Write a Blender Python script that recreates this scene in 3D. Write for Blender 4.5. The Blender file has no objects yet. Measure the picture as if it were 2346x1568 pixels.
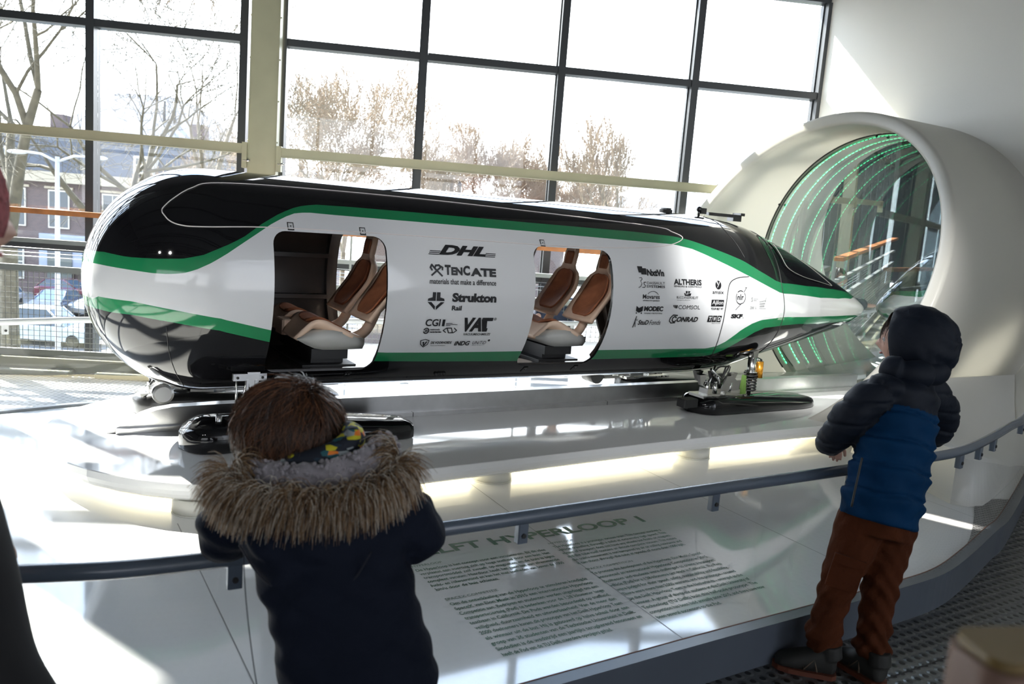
import bpy, bmesh, math, random
import numpy as np
from mathutils import Vector, Matrix
random.seed(7); np.random.seed(7)
R_ = math.radians
SC = bpy.context.scene
COL = SC.collection

# ---------------------------------------------------------------- camera
H = 1.45; PITCH = R_(8.25); ROLL = R_(4.4)
fw = Vector((0, math.cos(PITCH), -math.sin(PITCH)))
r0 = Vector((1, 0, 0)); u0 = Vector((0, math.sin(PITCH), math.cos(PITCH)))
RV = math.cos(ROLL)*r0 + math.sin(ROLL)*u0
UV = -math.sin(ROLL)*r0 + math.cos(ROLL)*u0
cam = bpy.data.cameras.new('camera'); camo = bpy.data.objects.new('camera', cam); COL.objects.link(camo)
cam.sensor_width = 36; cam.lens = 29.0; cam.clip_start = .05; cam.clip_end = 400
M = Matrix((RV, UV, -fw)).transposed().to_4x4(); M.translation = Vector((0, 0, H))
camo.matrix_world = M
cam.dof.use_dof = True; cam.dof.focus_distance = 4.2; cam.dof.aperture_fstop = 4.5
SC.camera = camo
# ---------------------------------------------------------------- world, sun, exposure
vs = SC.view_settings
vs.view_transform = 'Standard'; vs.look = 'None'; vs.exposure = 0.0; vs.gamma = 1.0; vs.use_curve_mapping = False
SC.cycles.max_bounces = 8; SC.cycles.diffuse_bounces = 4; SC.cycles.glossy_bounces = 5
SC.cycles.transparent_max_bounces = 16; SC.cycles.transmission_bounces = 4
SC.cycles.caustics_reflective = False; SC.cycles.caustics_refractive = False
SC.cycles.sample_clamp_indirect = 6.0
SC.cycles.use_denoising = True
W = bpy.data.worlds.new('sky'); SC.world = W; W.use_nodes = True
nt = W.node_tree; nt.nodes.clear()
tc = nt.nodes.new('ShaderNodeTexCoord'); sx = nt.nodes.new('ShaderNodeSeparateXYZ')
rp = nt.nodes.new('ShaderNodeValToRGB'); bg = nt.nodes.new('ShaderNodeBackground'); ow = nt.nodes.new('ShaderNodeOutputWorld')
nz = nt.nodes.new('ShaderNodeTexNoise'); nz.inputs['Scale'].default_value = 2.2; nz.inputs['Detail'].default_value = 5
cr = nt.nodes.new('ShaderNodeValToRGB'); cr.color_ramp.elements[0].position = .48; cr.color_ramp.elements[1].position = .62
mx = nt.nodes.new('ShaderNodeMix'); mx.data_type = 'RGBA'
nt.links.new(tc.outputs['Generated'], sx.inputs[0]); nt.links.new(sx.outputs['Z'], rp.inputs[0])
nt.links.new(tc.outputs['Generated'], nz.inputs['Vector']); nt.links.new(nz.outputs[0], cr.inputs[0])
e = rp.color_ramp.elements
e[0].position = 0.0; e[0].color = (.93, .95, 1.0, 1)
e[1].position = .85; e[1].color = (.22, .42, .80, 1)
x = e.new(.25); x.color = (.90, .94, 1.0, 1)
x = e.new(.50); x.color = (.55, .72, 1.0, 1)
nt.links.new(cr.outputs[0], mx.inputs['Factor']); nt.links.new(rp.outputs[0], mx.inputs['A'])
mx.inputs['B'].default_value = (.85, .90, 1.0, 1)
nt.links.new(mx.outputs['Result'], bg.inputs[0]); 
# the hazy sky is several times brighter on the sun's side
dt = nt.nodes.new('ShaderNodeVectorMath'); dt.operation = 'DOT_PRODUCT'; dt.inputs[1].default_value = (-.60, .75, .2)
mr = nt.nodes.new('ShaderNodeMapRange'); mr.interpolation_type = 'SMOOTHSTEP'
mr.inputs['From Min'].default_value = -.15; mr.inputs['From Max'].default_value = .75; mr.inputs['To Min'].default_value = 3.2; mr.inputs['To Max'].default_value = 11.0
nt.links.new(tc.outputs['Generated'], dt.inputs[0]); nt.links.new(dt.outputs['Value'], mr.inputs[0]); nt.links.new(mr.outputs[0], bg.inputs[1])
nt.links.new(bg.outputs[0], ow.inputs[0])
SUN_TRAVEL = Vector((1.05, -.765, -1.0)).normalized()
sun = bpy.data.lights.new('sun', 'SUN'); sun.energy = 36.0; sun.angle = R_(.6); sun.color = (1, .95, .87)
so = bpy.data.objects.new('sun', sun); COL.objects.link(so)
so.rotation_euler = SUN_TRAVEL.to_track_quat('-Z', 'Y').to_euler(); so.location = (-4, 12, 14)

# ---------------------------------------------------------------- frames of reference
A = R_(31.3)
EU = Vector((math.cos(A), math.sin(A), 0)); EV = Vector((-math.sin(A), math.cos(A), 0))
def W3(u, v, z): return EU*u + EV*v + Vector((0, 0, z))
YW = R_(7.5)
ES = Vector((math.cos(YW), math.sin(YW), 0)); EN = Vector((-math.sin(YW), math.cos(YW), 0))
def WN(s, d, z): return Vector((0, 7.45, 0)) + ES*s + EN*d + Vector((0, 0, z))

# ---------------------------------------------------------------- materials
MATS = {}
def node(nt, t, **k):
    n = nt.nodes.new(t)
    for a, b in k.items(): setattr(n, a, b)
    return n
def mat(name, col, rough=.5, metal=0, spec=.5, coat=0, emit=None, es=0, noise=0, nscale=8, bump=0, bscale=40, sheen=0, alpha=1):
    if name in MATS: return MATS[name]
    m = bpy.data.materials.new(name); m.use_nodes = True; nt = m.node_tree
    b = nt.nodes['Principled BSDF']
    b.inputs['Base Color'].default_value = (*col, 1); b.inputs['Roughness'].default_value = rough
    b.inputs['Metallic'].default_value = metal; b.inputs['Specular IOR Level'].default_value = spec
    b.inputs['Coat Weight'].default_value = coat; b.inputs['Coat Roughness'].default_value = .03
    if sheen: b.inputs['Sheen Weight'].default_value = sheen
    if emit: b.inputs['Emission Color'].default_value = (*emit, 1); b.inputs['Emission Strength'].default_value = es
    if noise or bump:
        t = node(nt, 'ShaderNodeTexCoord')
    if noise:
        n = node(nt, 'ShaderNodeTexNoise'); n.inputs['Scale'].default_value = nscale; n.inputs['Detail'].default_value = 4
        r = node(nt, 'ShaderNodeValToRGB')
        r.color_ramp.elements[0].position = .3; r.color_ramp.elements[1].position = .7
        r.color_ramp.elements[0].color = (*[c*(1-noise) for c in col], 1)
        r.color_ramp.elements[1].color = (*[min(1, c*(1+noise)) for c in col], 1)
        nt.links.new(t.outputs['Object'], n.inputs['Vector']); nt.links.new(n.outputs[0], r.inputs[0])
        nt.links.new(r.outputs[0], b.inputs['Base Color'])
    if bump:
        n = node(nt, 'ShaderNodeTexNoise'); n.inputs['Scale'].default_value = bscale; n.inputs['Detail'].default_value = 3
        bp = node(nt, 'ShaderNodeBump'); bp.inputs['Strength'].default_value = bump; bp.inputs['Distance'].default_value = .01
        nt.links.new(t.outputs['Object'], n.inputs['Vector']); nt.links.new(n.outputs[0], bp.inputs['Height'])
        nt.links.new(bp.outputs[0], b.inputs['Normal'])
    MATS[name] = m; return m
def glassmat(name, tint=(1, 1, 1), fac=.06, rough=0.0, refl=(1, 1, 1)):
    """thin pane: mostly clear, with a mirror-like reflection that grows at grazing angles"""
    if name in MATS: return MATS[name]
    m = bpy.data.materials.new(name); m.use_nodes = True; nt = m.node_tree; nt.nodes.clear()
    o = node(nt, 'ShaderNodeOutputMaterial'); tr = node(nt, 'ShaderNodeBsdfTransparent'); gl = node(nt, 'ShaderNodeBsdfGlossy')
    mixn = node(nt, 'ShaderNodeMixShader'); lw = node(nt, 'ShaderNodeLayerWeight'); mp = node(nt, 'ShaderNodeMapRange')
    lw.inputs[0].default_value = .35; mp.inputs['To Min'].default_value = fac; mp.inputs['To Max'].default_value = min(1, fac+.45)
    pw = node(nt, 'ShaderNodeMath', operation='POWER'); pw.inputs[1].default_value = 2.5
    tr.inputs[0].default_value = (*tint, 1); gl.inputs['Roughness'].default_value = rough; gl.inputs[0].default_value = (*refl, 1)
    nt.links.new(lw.outputs['Facing'], pw.inputs[0]); nt.links.new(pw.outputs[0], mp.inputs[0]); nt.links.new(mp.outputs[0], mixn.inputs[0])
    nt.links.new(tr.outputs[0], mixn.inputs[1]); nt.links.new(gl.outputs[0], mixn.inputs[2]); nt.links.new(mixn.outputs[0], o.inputs[0])
    MATS[name] = m; return m

# ---------------------------------------------------------------- mesh helpers
class MB:
    def __init__(s): s.v = []; s.f = []; s.m = []; s.sm = []
    def add(s, vs, fs, mi=0, smooth=False):
        o = len(s.v); s.v += [tuple(v) for v in vs]
        for f in fs: s.f.append(tuple(i+o for i in f)); s.m.append(mi); s.sm.append(smooth)
        return s
    def box(s, P, a0, a1, b0, b1, c0, c1, mi=0, bev=0):
        """box in the frame P(a,b,c); bev chamfers its vertical edges and top"""
        if bev:
            q = [(a0+bev, b0), (a1-bev, b0), (a1, b0+bev), (a1, b1-bev), (a1-bev, b1), (a0+bev, b1), (a0, b1-bev), (a0, b0+bev)]
            ca, cb = (a0+a1)/2, (b0+b1)/2
            kx = 1-bev/max(1e-6, (a1-a0)/2)*.6; ky = 1-bev/max(1e-6, (b1-b0)/2)*.6
            q2 = [(ca+(x-ca)*kx, cb+(y-cb)*ky) for x, y in q]
            vs = [P(x, y, c0) for x, y in q]+[P(x, y, c1-bev*.6) for x, y in q]+[P(x, y, c1) for x, y in q2]
            fs = [tuple(range(7, -1, -1))]+[(i, (i+1) % 8, 8+(i+1) % 8, 8+i) for i in range(8)]+[(8+i, 8+(i+1) % 8, 16+(i+1) % 8, 16+i) for i in range(8)]+[tuple(range(16, 24))]
            return s.add(vs, fs, mi)
        vs = [P(a, b, c) for c in (c0, c1) for a, b in ((a0, b0), (a1, b0), (a1, b1), (a0, b1))]
        return s.add(vs, [(3, 2, 1, 0), (4, 5, 6, 7), (0, 1, 5, 4), (1, 2, 6, 5), (2, 3, 7, 6), (3, 0, 4, 7)], mi)
    def prism(s, P, poly, c0, c1, mi=0, smooth=False):
        """poly in the first two coordinates of P, extruded along the third"""
        n = len(poly); vs = [P(x, y, c0) for x, y in poly]+[P(x, y, c1) for x, y in poly]
        s.add(vs, [tuple(range(n-1, -1, -1)), tuple(range(n, 2*n))], mi)
        return s.add(vs, [(i, (i+1) % n, n+(i+1) % n, n+i) for i in range(n)], mi, smooth)
    def tube(s, pts, r, n=8, mi=0, closed=False, cap=True, smooth=True):
        pts = [Vector(p) for p in pts]; k = len(pts)
        rs = r if isinstance(r, (list, tuple)) else [r]*k
        t0 = (pts[1]-pts[0]).normalized(); up = Vector((0, 0, 1)) if abs(t0.z) < .9 else Vector((1, 0, 0))
        x = t0.cross(up).normalized(); vs = []
        for i, p in enumerate(pts):
            if closed: t = (pts[(i+1) % k]-pts[i-1]).normalized()
            else: t = (pts[min(i+1, k-1)]-pts[max(i-1, 0)]).normalized()
            x = (x-t*x.dot(t)); x = x.normalized() if x.length > 1e-6 else t.orthogonal().normalized()
            y = t.cross(x)
            for j in range(n):
                a = 2*math.pi*j/n; vs.append(p+(x*math.cos(a)+y*math.sin(a))*rs[i])
        fs = []
        for i in range(k if closed else k-1):
            for j in range(n):
                a = i*n+j; b = i*n+(j+1) % n; c = ((i+1) % k)*n+(j+1) % n; d = ((i+1) % k)*n+j
                fs.append((a, b, c, d))
        s.add(vs, fs, mi, smooth)
        if cap and not closed: s.add(vs[:n], [tuple(range(n-1, -1, -1))], mi); s.add(vs[-n:], [tuple(range(n))], mi)
        return s
    def sweep(s, pts, prof, mi=0, smooth=False):
        """profile of (side, z) points swept along a level path; side>0 is to the right of travel"""
        k = len(pts); n = len(prof); vs = []
        for i, p in enumerate(pts):
            t = (Vector(pts[min(i+1, k-1)])-Vector(pts[max(i-1, 0)])); t.z = 0; t.normalize()
            q = Vector((t.y, -t.x, 0))
            for a, z in prof: vs.append(Vector(p)+q*a+Vector((0, 0, z)))
        fs = [(i*n+j, (i+1)*n+j, (i+1)*n+(j+1) % n, i*n+(j+1) % n) for i in range(k-1) for j in range(n)]
        s.add(vs, fs, mi, smooth); s.add(vs[:n], [tuple(range(n-1, -1, -1))], mi); s.add(vs[-n:], [tuple(range(n))], mi)
        return s
    def rings(s, rr, mi=0, smooth=True, cap0=True, cap1=True, closed=False):
        """list of rings (each a list of n points) skinned into a surface"""
        n = len(rr[0]); k = len(rr); vs = [p for r in rr for p in r]
        fs = [(i*n+j, i*n+(j+1) % n, ((i+1) % k)*n+(j+1) % n, ((i+1) % k)*n+j) for i in range(k if closed else k-1) for j in range(n)]
        s.add(vs, fs, mi, smooth)
        if cap0 and not closed: s.add(rr[0], [tuple(range(n-1, -1, -1))], mi, smooth)
        if cap1 and not closed: s.add(rr[-1], [tuple(range(n))], mi, smooth)
        return s
    def ball(s, c, rx, ry=None, rz=None, n=12, mi=0, rot=None):
        ry = ry or rx; rz = rz or rx; c = Vector(c); rr = []
        for i in range(1, n):
            th = math.pi*i/n
            ring = []
            for j in range(n*2-4 if n > 6 else 8):
                m = (n*2-4 if n > 6 else 8); a = 2*math.pi*j/m
                p = Vector((rx*math.sin(th)*math.cos(a), ry*math.sin(th)*math.sin(a), -rz*math.cos(th)))
                ring.append(c+(rot @ p if rot else p))
            rr.append(ring)
        return s.rings(rr, mi)
    def build(s, name, mats, parent=None, fix=True):
        me = bpy.data.meshes.new(name)
        off = Vector((0, 0, 0))
        if parent is not None:
            q = parent
            while q is not None: off += q.location; q = q.parent
        me.from_pydata([(v[0]-off.x, v[1]-off.y, v[2]-off.z) for v in s.v], [], s.f)
        if not isinstance(mats, (list, tuple)): mats = [mats]
        for m in mats: me.materials.append(m)
        me.polygons.foreach_set('material_index', s.m); me.polygons.foreach_set('use_smooth', s.sm)
        me.update()
        if fix:
            b = bmesh.new(); b.from_mesh(me); bmesh.ops.remove_doubles(b, verts=b.verts, dist=1e-5)
            bmesh.ops.recalc_face_normals(b, faces=b.faces); b.to_mesh(me); b.free()
        o = bpy.data.objects.new(name, me); COL.objects.link(o)
        if parent is not None: o.parent = parent
        return o
def thing(name, loc, label, cat, group=None):
    o = bpy.data.objects.new(name, None); o.empty_display_size = .1; COL.objects.link(o); o.location = loc
    o['label'] = label; o['category'] = cat
    if group: o['group'] = group
    return o
def tag(o, label=None, cat=None, group=None, kind=None):
    if label: o['label'] = label
    if cat: o['category'] = cat
    if group: o['group'] = group
    if kind: o['kind'] = kind
    return o
def struct(mb, name, m, parent=None, fix=True):
    o = mb.build(name, m, parent, fix)
    if parent is None: o['kind'] = 'structure'
    return o
def dup(o, parent=None, loc=None):
    c = o.copy(); COL.objects.link(c); c.parent = parent
    if loc is not None: c.location = loc
    for ch in o.children: dup(ch, c)
    return c
def baked(o, *mods):
    """apply modifiers (type, dict) to an object by evaluating it"""
    for t, kw in mods:
        m = o.modifiers.new(t, t)
        for a, b in kw.items(): setattr(m, a, b)
    dg = bpy.context.evaluated_depsgraph_get(); dg.update()
    me = bpy.data.meshes.new_from_object(o.evaluated_get(dg), depsgraph=dg)
    old = o.data; o.modifiers.clear(); o.data = me; bpy.data.meshes.remove(old)
    return o
def smoothpath(pts, n=6):
    """Catmull-Rom through the points"""
    P = [Vector(p) for p in pts]; P = [P[0]*2-P[1]]+P+[P[-1]*2-P[-2]]; out = []
    for i in range(1, len(P)-2):
        for k in range(n):
            t = k/n; a, b, c, d = P[i-1:i+3]
            out.append(.5*((2*b)+(c-a)*t+(2*a-5*b+4*c-d)*t*t+(3*b-a-3*c+d)*t**3))
    out.append(P[-2]); return out
ID = lambda x, y, z: Vector((x, y, z))

# ---------------------------------------------------------------- shared materials
M_white = mat('white_gloss_panel', (.86, .865, .86), .06, spec=.75)
M_wall = mat('white_plaster', (.72, .71, .68), .55, noise=.015, nscale=1.5)
M_tube = mat('white_lacquer', (.78, .77, .73), .28, spec=.4, noise=.01, nscale=2)
def opal(name, col, rough, k):
    """milky plastic sheet: part of the light from behind glows through"""
    m = mat(name, col, rough, spec=.4); nt = m.node_tree; b = nt.nodes['Principled BSDF']; o = nt.nodes['Material Output']
    t = node(nt, 'ShaderNodeBsdfTranslucent'); t.inputs[0].default_value = (*col, 1); x = node(nt, 'ShaderNodeMixShader'); x.inputs[0].default_value = k
    nt.links.new(b.outputs[0], x.inputs[1]); nt.links.new(t.outputs[0], x.inputs[2]); nt.links.new(x.outputs[0], o.inputs[0]); return m
M_opal = opal('opal_plastic', (.60, .59, .545), .30, .38)
M_cream = mat('cream_steel', (.37, .355, .235), .42, noise=.05, nscale=5)
M_frame = mat('dark_window_frame', (.022, .025, .028), .38, spec=.5)
M_kick = mat('slate_grey_metal', (.085, .10, .125), .30, spec=.5, noise=.04, nscale=6)
M_rail = mat('slate_blue_steel_rail', (.10, .125, .16), .25, spec=.6)
M_black = mat('gloss_black', (.008, .008, .009), .06, spec=.6, coat=.5)
M_steel = mat('brushed_steel', (.55, .55, .55), .28, metal=1, noise=.06, nscale=12)
M_alu = mat('polished_aluminium', (.72, .72, .70), .18, metal=1)
M_dark = mat('dark_rubber', (.015, .015, .015), .5)
M_glass = glassmat('window_glass', (.97, .985, .98), .035)
M_glass2 = glassmat('balustrade_glass', (.97, .98, .98), .05)

def perfmat(name, base, hole, metal, rough, pitch=.045, rx=.011, ry=.011, bumpk=.6, sx=1., ang=A):
    m = bpy.data.materials.new(name); m.use_nodes = True; nt = m.node_tree; b = nt.nodes['Principled BSDF']
    g = node(nt, 'ShaderNodeNewGeometry'); mp = node(nt, 'ShaderNodeMapping'); mp.vector_type = 'POINT'
    mp.inputs['Rotation'].default_value = (0, 0, -ang); mp.inputs['Scale'].default_value = (1/(pitch*sx), 1/pitch, 1)
    nt.links.new(g.outputs['Position'], mp.inputs['Vector'])
    s = node(nt, 'ShaderNodeSeparateXYZ'); nt.links.new(mp.outputs[0], s.inputs[0])
    def mth(op, a, c=None):
        n = node(nt, 'ShaderNodeMath', operation=op)
        for i, q in enumerate((a, c)):
            if q is None: continue
            if isinstance(q, (int, float)): n.inputs[i].default_value = q
            else: nt.links.new(q, n.inputs[i])
        return n.outputs[0]
    row = mth('FLOOR', s.outputs['Y']); odd = mth('MODULO', mth('ABSOLUTE', row), 2.0)
    xs = mth('ADD', s.outputs['X'], mth('MULTIPLY', odd, .5))
    fx = mth('SUBTRACT', mth('FRACT', xs), .5); fy = mth('SUBTRACT', mth('FRACT', s.outputs['Y']), .5)
    kx = rx/(pitch*sx); ky = ry/pitch
    d = mth('SQRT', mth('ADD', mth('POWER', mth('DIVIDE', fx, kx), 2.0), mth('POWER', mth('DIVIDE', fy, ky), 2.0)))
    inside = mth('LESS_THAN', d, 1.0)
    dome = mth('MAXIMUM', mth('SUBTRACT', 1.9, d), 0.0)
    hgt = mth('MULTIPLY', mth('MINIMUM', dome, .9), 1.0)
    mxn = node(nt, 'ShaderNodeMix', data_type='RGBA'); nt.links.new(inside, mxn.inputs['Factor'])
    mxn.inputs['A'].default_value = (*base, 1); mxn.inputs['B'].default_value = (*hole, 1)
    nt.links.new(mxn.outputs['Result'], b.inputs['Base Color'])
    bp = node(nt, 'ShaderNodeBump'); bp.inputs['Strength'].default_value = bumpk; bp.inputs['Distance'].default_value = .006
    nt.links.new(hgt, bp.inputs['Height']); nt.links.new(bp.outputs[0], b.inputs['Normal'])
    b.inputs['Metallic'].default_value = metal; b.inputs['Roughness'].default_value = rough
    MATS[name] = m; return m
M_perf = perfmat('punched_steel_plate', (.17, .175, .175), (.03, .03, .03), .55, .36)

# ================================================================ SETTING
# floor of the hall: one plate, sheets with seams
f = MB(); f.box(ID, -12, 10.5, -9.5, 8.6, -.06, 0)
fl = struct(f, 'floor', M_perf)
# the gallery floor ends at the balustrade: everything past it is open down to the street
b = MB()
FE = -.52   # offset of the floor's edge from the window plane
fl.data = None if False else fl.data
bm = bmesh.new(); bm.from_mesh(fl.data)
bmesh.ops.bisect_plane(bm, geom=bm.verts[:]+bm.edges[:]+bm.faces[:], plane_co=WN(0, FE, 0), plane_no=EN, clear_outer=True)
ed = [e for e in bm.edges if e.is_boundary]; bmesh.ops.holes_fill(bm, edges=ed); bm.to_mesh(fl.data); bm.free()
s = MB()
for i in range(-5, 6): s.box(W3, i*1.25-.003, i*1.25+.003, -4, 1.74, .0, .0016)
for j in range(-3, 2): s.box(W3, -5, 7, j*1.0+.55, j*1.0+.556, .0, .0014)
s.build('plate_seam', M_dark, fl)

# ceiling and roof trusses
c = MB(); c.box(ID, -12, 10.5, -9.5, 8.6, 9.0, 9.2)
ce = struct(c, 'ceiling', mat('grey_ceiling', (.16, .17, .17), .7))
for i in range(7):
    t = MB(); y = -8+i*2.1
    t.box(ID, -12, 10.5, y, y+.10, 6.62, 6.74); t.box(ID, -12, 10.5, y, y+.10, 7.08, 7.2)
    for k in range(22):
        x = -12+k
        t.tube([(x, y+.05, 6.70), (x+.5, y+.05, 7.12)], .02, 5); t.tube([(x+.5, y+.05, 7.12), (x+1, y+.05, 6.70)], .02, 5)
    t.build('roof_truss', M_frame, ce)
# fill lamps out of view, added to brighten the vehicle's near side
def fill_spotlight(loc, aim, power, cone, lab):
    L = Vector(loc); d = (Vector(aim)-L).normalized(); rt = thing('fill_spotlight', L+Vector((0, 0, .30)), lab, 'lamp', 'added fill lamps on the roof truss')
    k = MB(); k.tube([L-d*.22, L+d*.02], .055, 16); k.build('lamp_body', M_frame, rt)
    k = MB(); k.tube([L-d*.12, Vector((L.x-d.x*.12, L.y-d.y*.12, 6.64))], .012, 6); k.build('stem', M_frame, rt)
    sp = bpy.data.lights.new('spot', 'SPOT'); sp.energy = power; sp.spot_size = R_(cone); sp.spot_blend = .6; sp.shadow_soft_size = .10; sp.color = (1, .985, .96)
    o = bpy.data.objects.new('fill_beam', sp); COL.objects.link(o); o.parent = rt; o.location = L+d*.04-rt.location; o.rotation_euler = d.to_track_quat('-Z', 'Y').to_euler()
for (loc_, u_, pw_, cn_), at_ in zip( (((-4.2, -1.75, 4.35), .75, 60, 26), ((-3.0, -1.75, 4.35), 2.2, 170, 26), ((-1.8, -1.75, 4.35), 3.7, 300, 24), ((-1.2, -1.75, 4.35), 5.1, 7500, 13)), ('rounded tail', 'left doorway', 'right doorway', 'nose')):
    fill_spotlight(loc_, W3(u_, 4.1, 1.0), pw_, cn_, 'black track spotlight behind the visitors, aimed at the vehicle\'s %s' % at_)
# far (camera side) and left walls with glazing that lights the hall
w = MB()
w.box(ID, -12, -7.5, -9.5, -9.3, 0, 9); w.box(ID, 4.5, 10.5, -9.5, -9.3, 0, 9)
w.box(ID, -7.5, 4.5, -9.5, -9.3, 0, 1.1); w.box(ID, -7.5, 4.5, -9.5, -9.3, 3.9, 9)
wb = struct(w, 'wall_back', M_wall)
g = MB()
for k in range(9):
    x = -7.5+k*1.5
    g.box(ID, x-.04, x+.04, -9.45, -9.3, 1.1, 3.9)
g.box(ID, -7.5, 4.5, -9.45, -9.3, 2.45, 2.53)
g.build('window_frame', M_frame, wb)
w = MB(); w.box(ID, -12.2, -12.0, -9.5, 6.0, 0, 9)
struct(w, 'wall_left', mat('dark_wall', (.05, .05, .055), .6))
# the white wall that the tube pierces: plane u = 6.26 with a round opening
UW = 6.27
def boolean_cut(o, cutters, solver='EXACT'):
    for k in cutters:
        m = o.modifiers.new('cut', 'BOOLEAN'); m.operation = 'DIFFERENCE'; m.object = k; m.solver = solver
    dg = bpy.context.evaluated_depsgraph_get(); dg.update()
    me = bpy.data.meshes.new_from_object(o.evaluated_get(dg), depsgraph=dg)
    old = o.data; o.modifiers.clear(); o.data = me; bpy.data.meshes.remove(old)
    for k in cutters:
        d = k.data; bpy.data.objects.remove(k); bpy.data.meshes.remove(d)
    return o
def ring(u, r, n=96, vc=4.3, zc=1.22, a0=0, a1=360):
    full = abs(a1-a0) >= 360
    return [W3(u, vc+r*math.cos(R_(a0+(a1-a0)*i/(n if full else n-1))), zc+r*math.sin(R_(a0+(a1-a0)*i/(n if full else n-1)))) for i in range(n)]
wl = MB().box(W3, UW, UW+.12, -6.5, 5.335, -.06, 9)
wr = struct(wl, 'wall_right', mat('white_wall_paint', (.84, .83, .77), .5))
boolean_cut(wr, [MB().rings([ring(6.0, 1.16), ring(6.8, 1.16)], smooth=False).build('hole_cutter', MATS['white_wall_paint'])])
# ---------------------------------------------------------------- window wall
MUL = {'window_1': [-11.0, -9.7, -8.44, -7.24, -6.04, -4.84, -3.64, -2.43], 'window_2': [-2.115, -.945, .25, 1.455, 2.64]}
TRS = {'window_1': [-.9, .95, 2.79, 4.63], 'window_2': [-.9, .95, 2.79, 3.63]}
MUL['added_window_3'] = [-11.0, -10.0, -9.0, -8.0, -6.98]; TRS['added_window_3'] = [4.75, 6.1, 7.4, 8.73]; MUL['added_window_4'] = [-6.90, -5.9, -4.90]; TRS['added_window_4'] = [5.28]; BOT = {'added_window_3': 4.70, 'added_window_4': 4.70}  # last two: unseen high openings, added and sized to admit the low sun
def bead(s0, s1, d0, d1, z0, z1):
    return MB().box(WN, s0, s1, d0, d1, z0, z1)
for wn, ms in MUL.items():
    TR = TRS[wn]; ZT = TR[-1]-.03; ZB = BOT.get(wn, -1.65)
    root = MB()
    a, b_ = ms[0], ms[-1]
    root.box(WN, a-.04, b_+.04, -.03, .09, ZT, ZT+.10); root.box(WN, a-.04, b_+.04, -.03, .09, ZB-.1, ZB)
    wo = struct(root, wn, M_frame)
    for i, m in enumerate(ms):
        k = MB().box(WN, m-.032, m+.032, -.045, .11, ZB, ZT)
        k.box(WN, m-.042, m-.032, .03, .06, ZB, ZT)
        k.build('mullion', M_frame, wo)
        if i < len(ms)-1:
            n = ms[i+1]
            for z in TR[:-1]:
                MB().box(WN, m+.033, n-.033, -.035, .10, z-.03, z+.03).build('transom', M_frame, wo)
            for z0, z1 in zip([ZB]+TR[:-1], TR):
                MB().box(WN, m+.033, n-.033, .040, .052, z0+.031, z1-.031).build('pane', M_glass, wo)
# header above, plinth below
tm = MB(); tm.box(WN, -4.86, 2.9, -.05, .25, 4.70, 9); tm.box(WN, -6.94, -4.86, -.05, .25, 5.35, 9); struct(tm, 'trim_1', mat('header_grey', (.25, .25, .25), .6))
struct(MB().box(WN, -2.07, 2.9, -.05, .25, 3.70, 4.72), 'trim_3', mat('header_grey', (.25, .25, .25), .6))
struct(MB().box(WN, -12.3, 3.4, -.05, .25, -6.0, -1.75), 'trim_2', M_wall)
struct(MB().box(WN, -12.3, -11.05, -.05, .2, -1.8, 9), 'wall_front', M_wall)

# cream steel column: H section, bolted flange
co = thing('steel_column', WN(-2.22, -.22, -.06), 'tall cream painted steel column between the two window bays', 'column')
k = MB(); k.box(WN, -2.335, -2.115, -.23, -.215, -.5, 4.95); k.box(WN, -2.335, -2.115, -.10, -.085, -.5, 4.95); k.box(WN, -2.235, -2.215, -.215, -.10, -.5, 4.95)
k.build('web', M_cream, co)
k = MB(); k.box(WN, -2.339, -2.331, -.236, -.09, -.5, 4.95); k.box(WN, -2.119, -2.111, -.236, -.09, -.5, 4.95); k.build('cover_plate', M_cream, co)
for z in np.arange(.3, 4.8, .33):
    for sx_ in (-2.341, -2.109):
        MB().ball(WN(sx_, -.215, float(z)), .008, n=5).build('bolt', M_cream, co)
def beam(s0, s1, z0, z1, name, lab, d=-.24):
    t = thing(name, WN((s0+s1)/2, d, z0), lab, 'beam')
    MB().box(WN, s0, s1, d, d+.012, z0, z1).build('web', M_cream, t)
    q = MB(); q.box(WN, s0, s1, d-.004, d+.09, z1-.006, z1); q.box(WN, s0, s1, d-.004, d+.09, z0, z0+.006); q.build('flange', M_cream, t)
    for s_ in (s0+.012, s1-.012):
        MB().box(WN, s_-.02, s_+.02, d-.012, d+.08, z0-.12, z1+.012).build('end_plate', M_cream, t)
        bo = MB(); bo.ball(WN(s_+.03, d-.01, z0-.06), .014, n=6); bo.tube([WN(s_-.01, d-.008, z0-.06), WN(s_+.05, d-.008, z0-.06)], .006, 6); bo.build('bolt', M_alu, t)
beam(-6.5, -2.35, 1.845, 1.92, 'cream_beam', 'cream steel beam crossing the window bay left of the column')
beam(-2.10, 1.74, 1.835, 1.91, 'cream_beam', 'cream steel beam crossing the window bay right of the column')

# ---------------------------------------------------------------- balustrade at the gallery edge
BD = -.50
bl = thing('balustrade', WN(-1, BD, 0), 'metal balustrade with wire mesh and orange wooden handrail along the windows', 'balustrade')
M_orange = mat('orange_oak', (.48, .17, .045), .35, noise=.18, nscale=14)
M_galv = mat('galvanised_grey', (.30, .31, .29), .42, metal=.3, noise=.05, nscale=9)
MB().box(WN, -6.8, 1.02, BD-.05, BD+.05, 1.235, 1.275).build('wooden_handrail', M_orange, bl)
MB().box(WN, -6.8, 1.02, BD-.02, BD+.03, 1.008, 1.042).build('rail', M_galv, bl)
MB().box(WN, -6.8, 1.02, BD-.02, BD+.03, .785, .832).build('rail', M_galv, bl)
MB().box(WN, -6.8, 1.02, BD-.012, BD+.02, .11, .165).build('toe_board', M_galv, bl)
for z in (.93, .90, .965):
    MB().tube([WN(-6.8, BD, z), WN(1.02, BD, z)], .003, 5).build('tension_wire', M_alu, bl)
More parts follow.
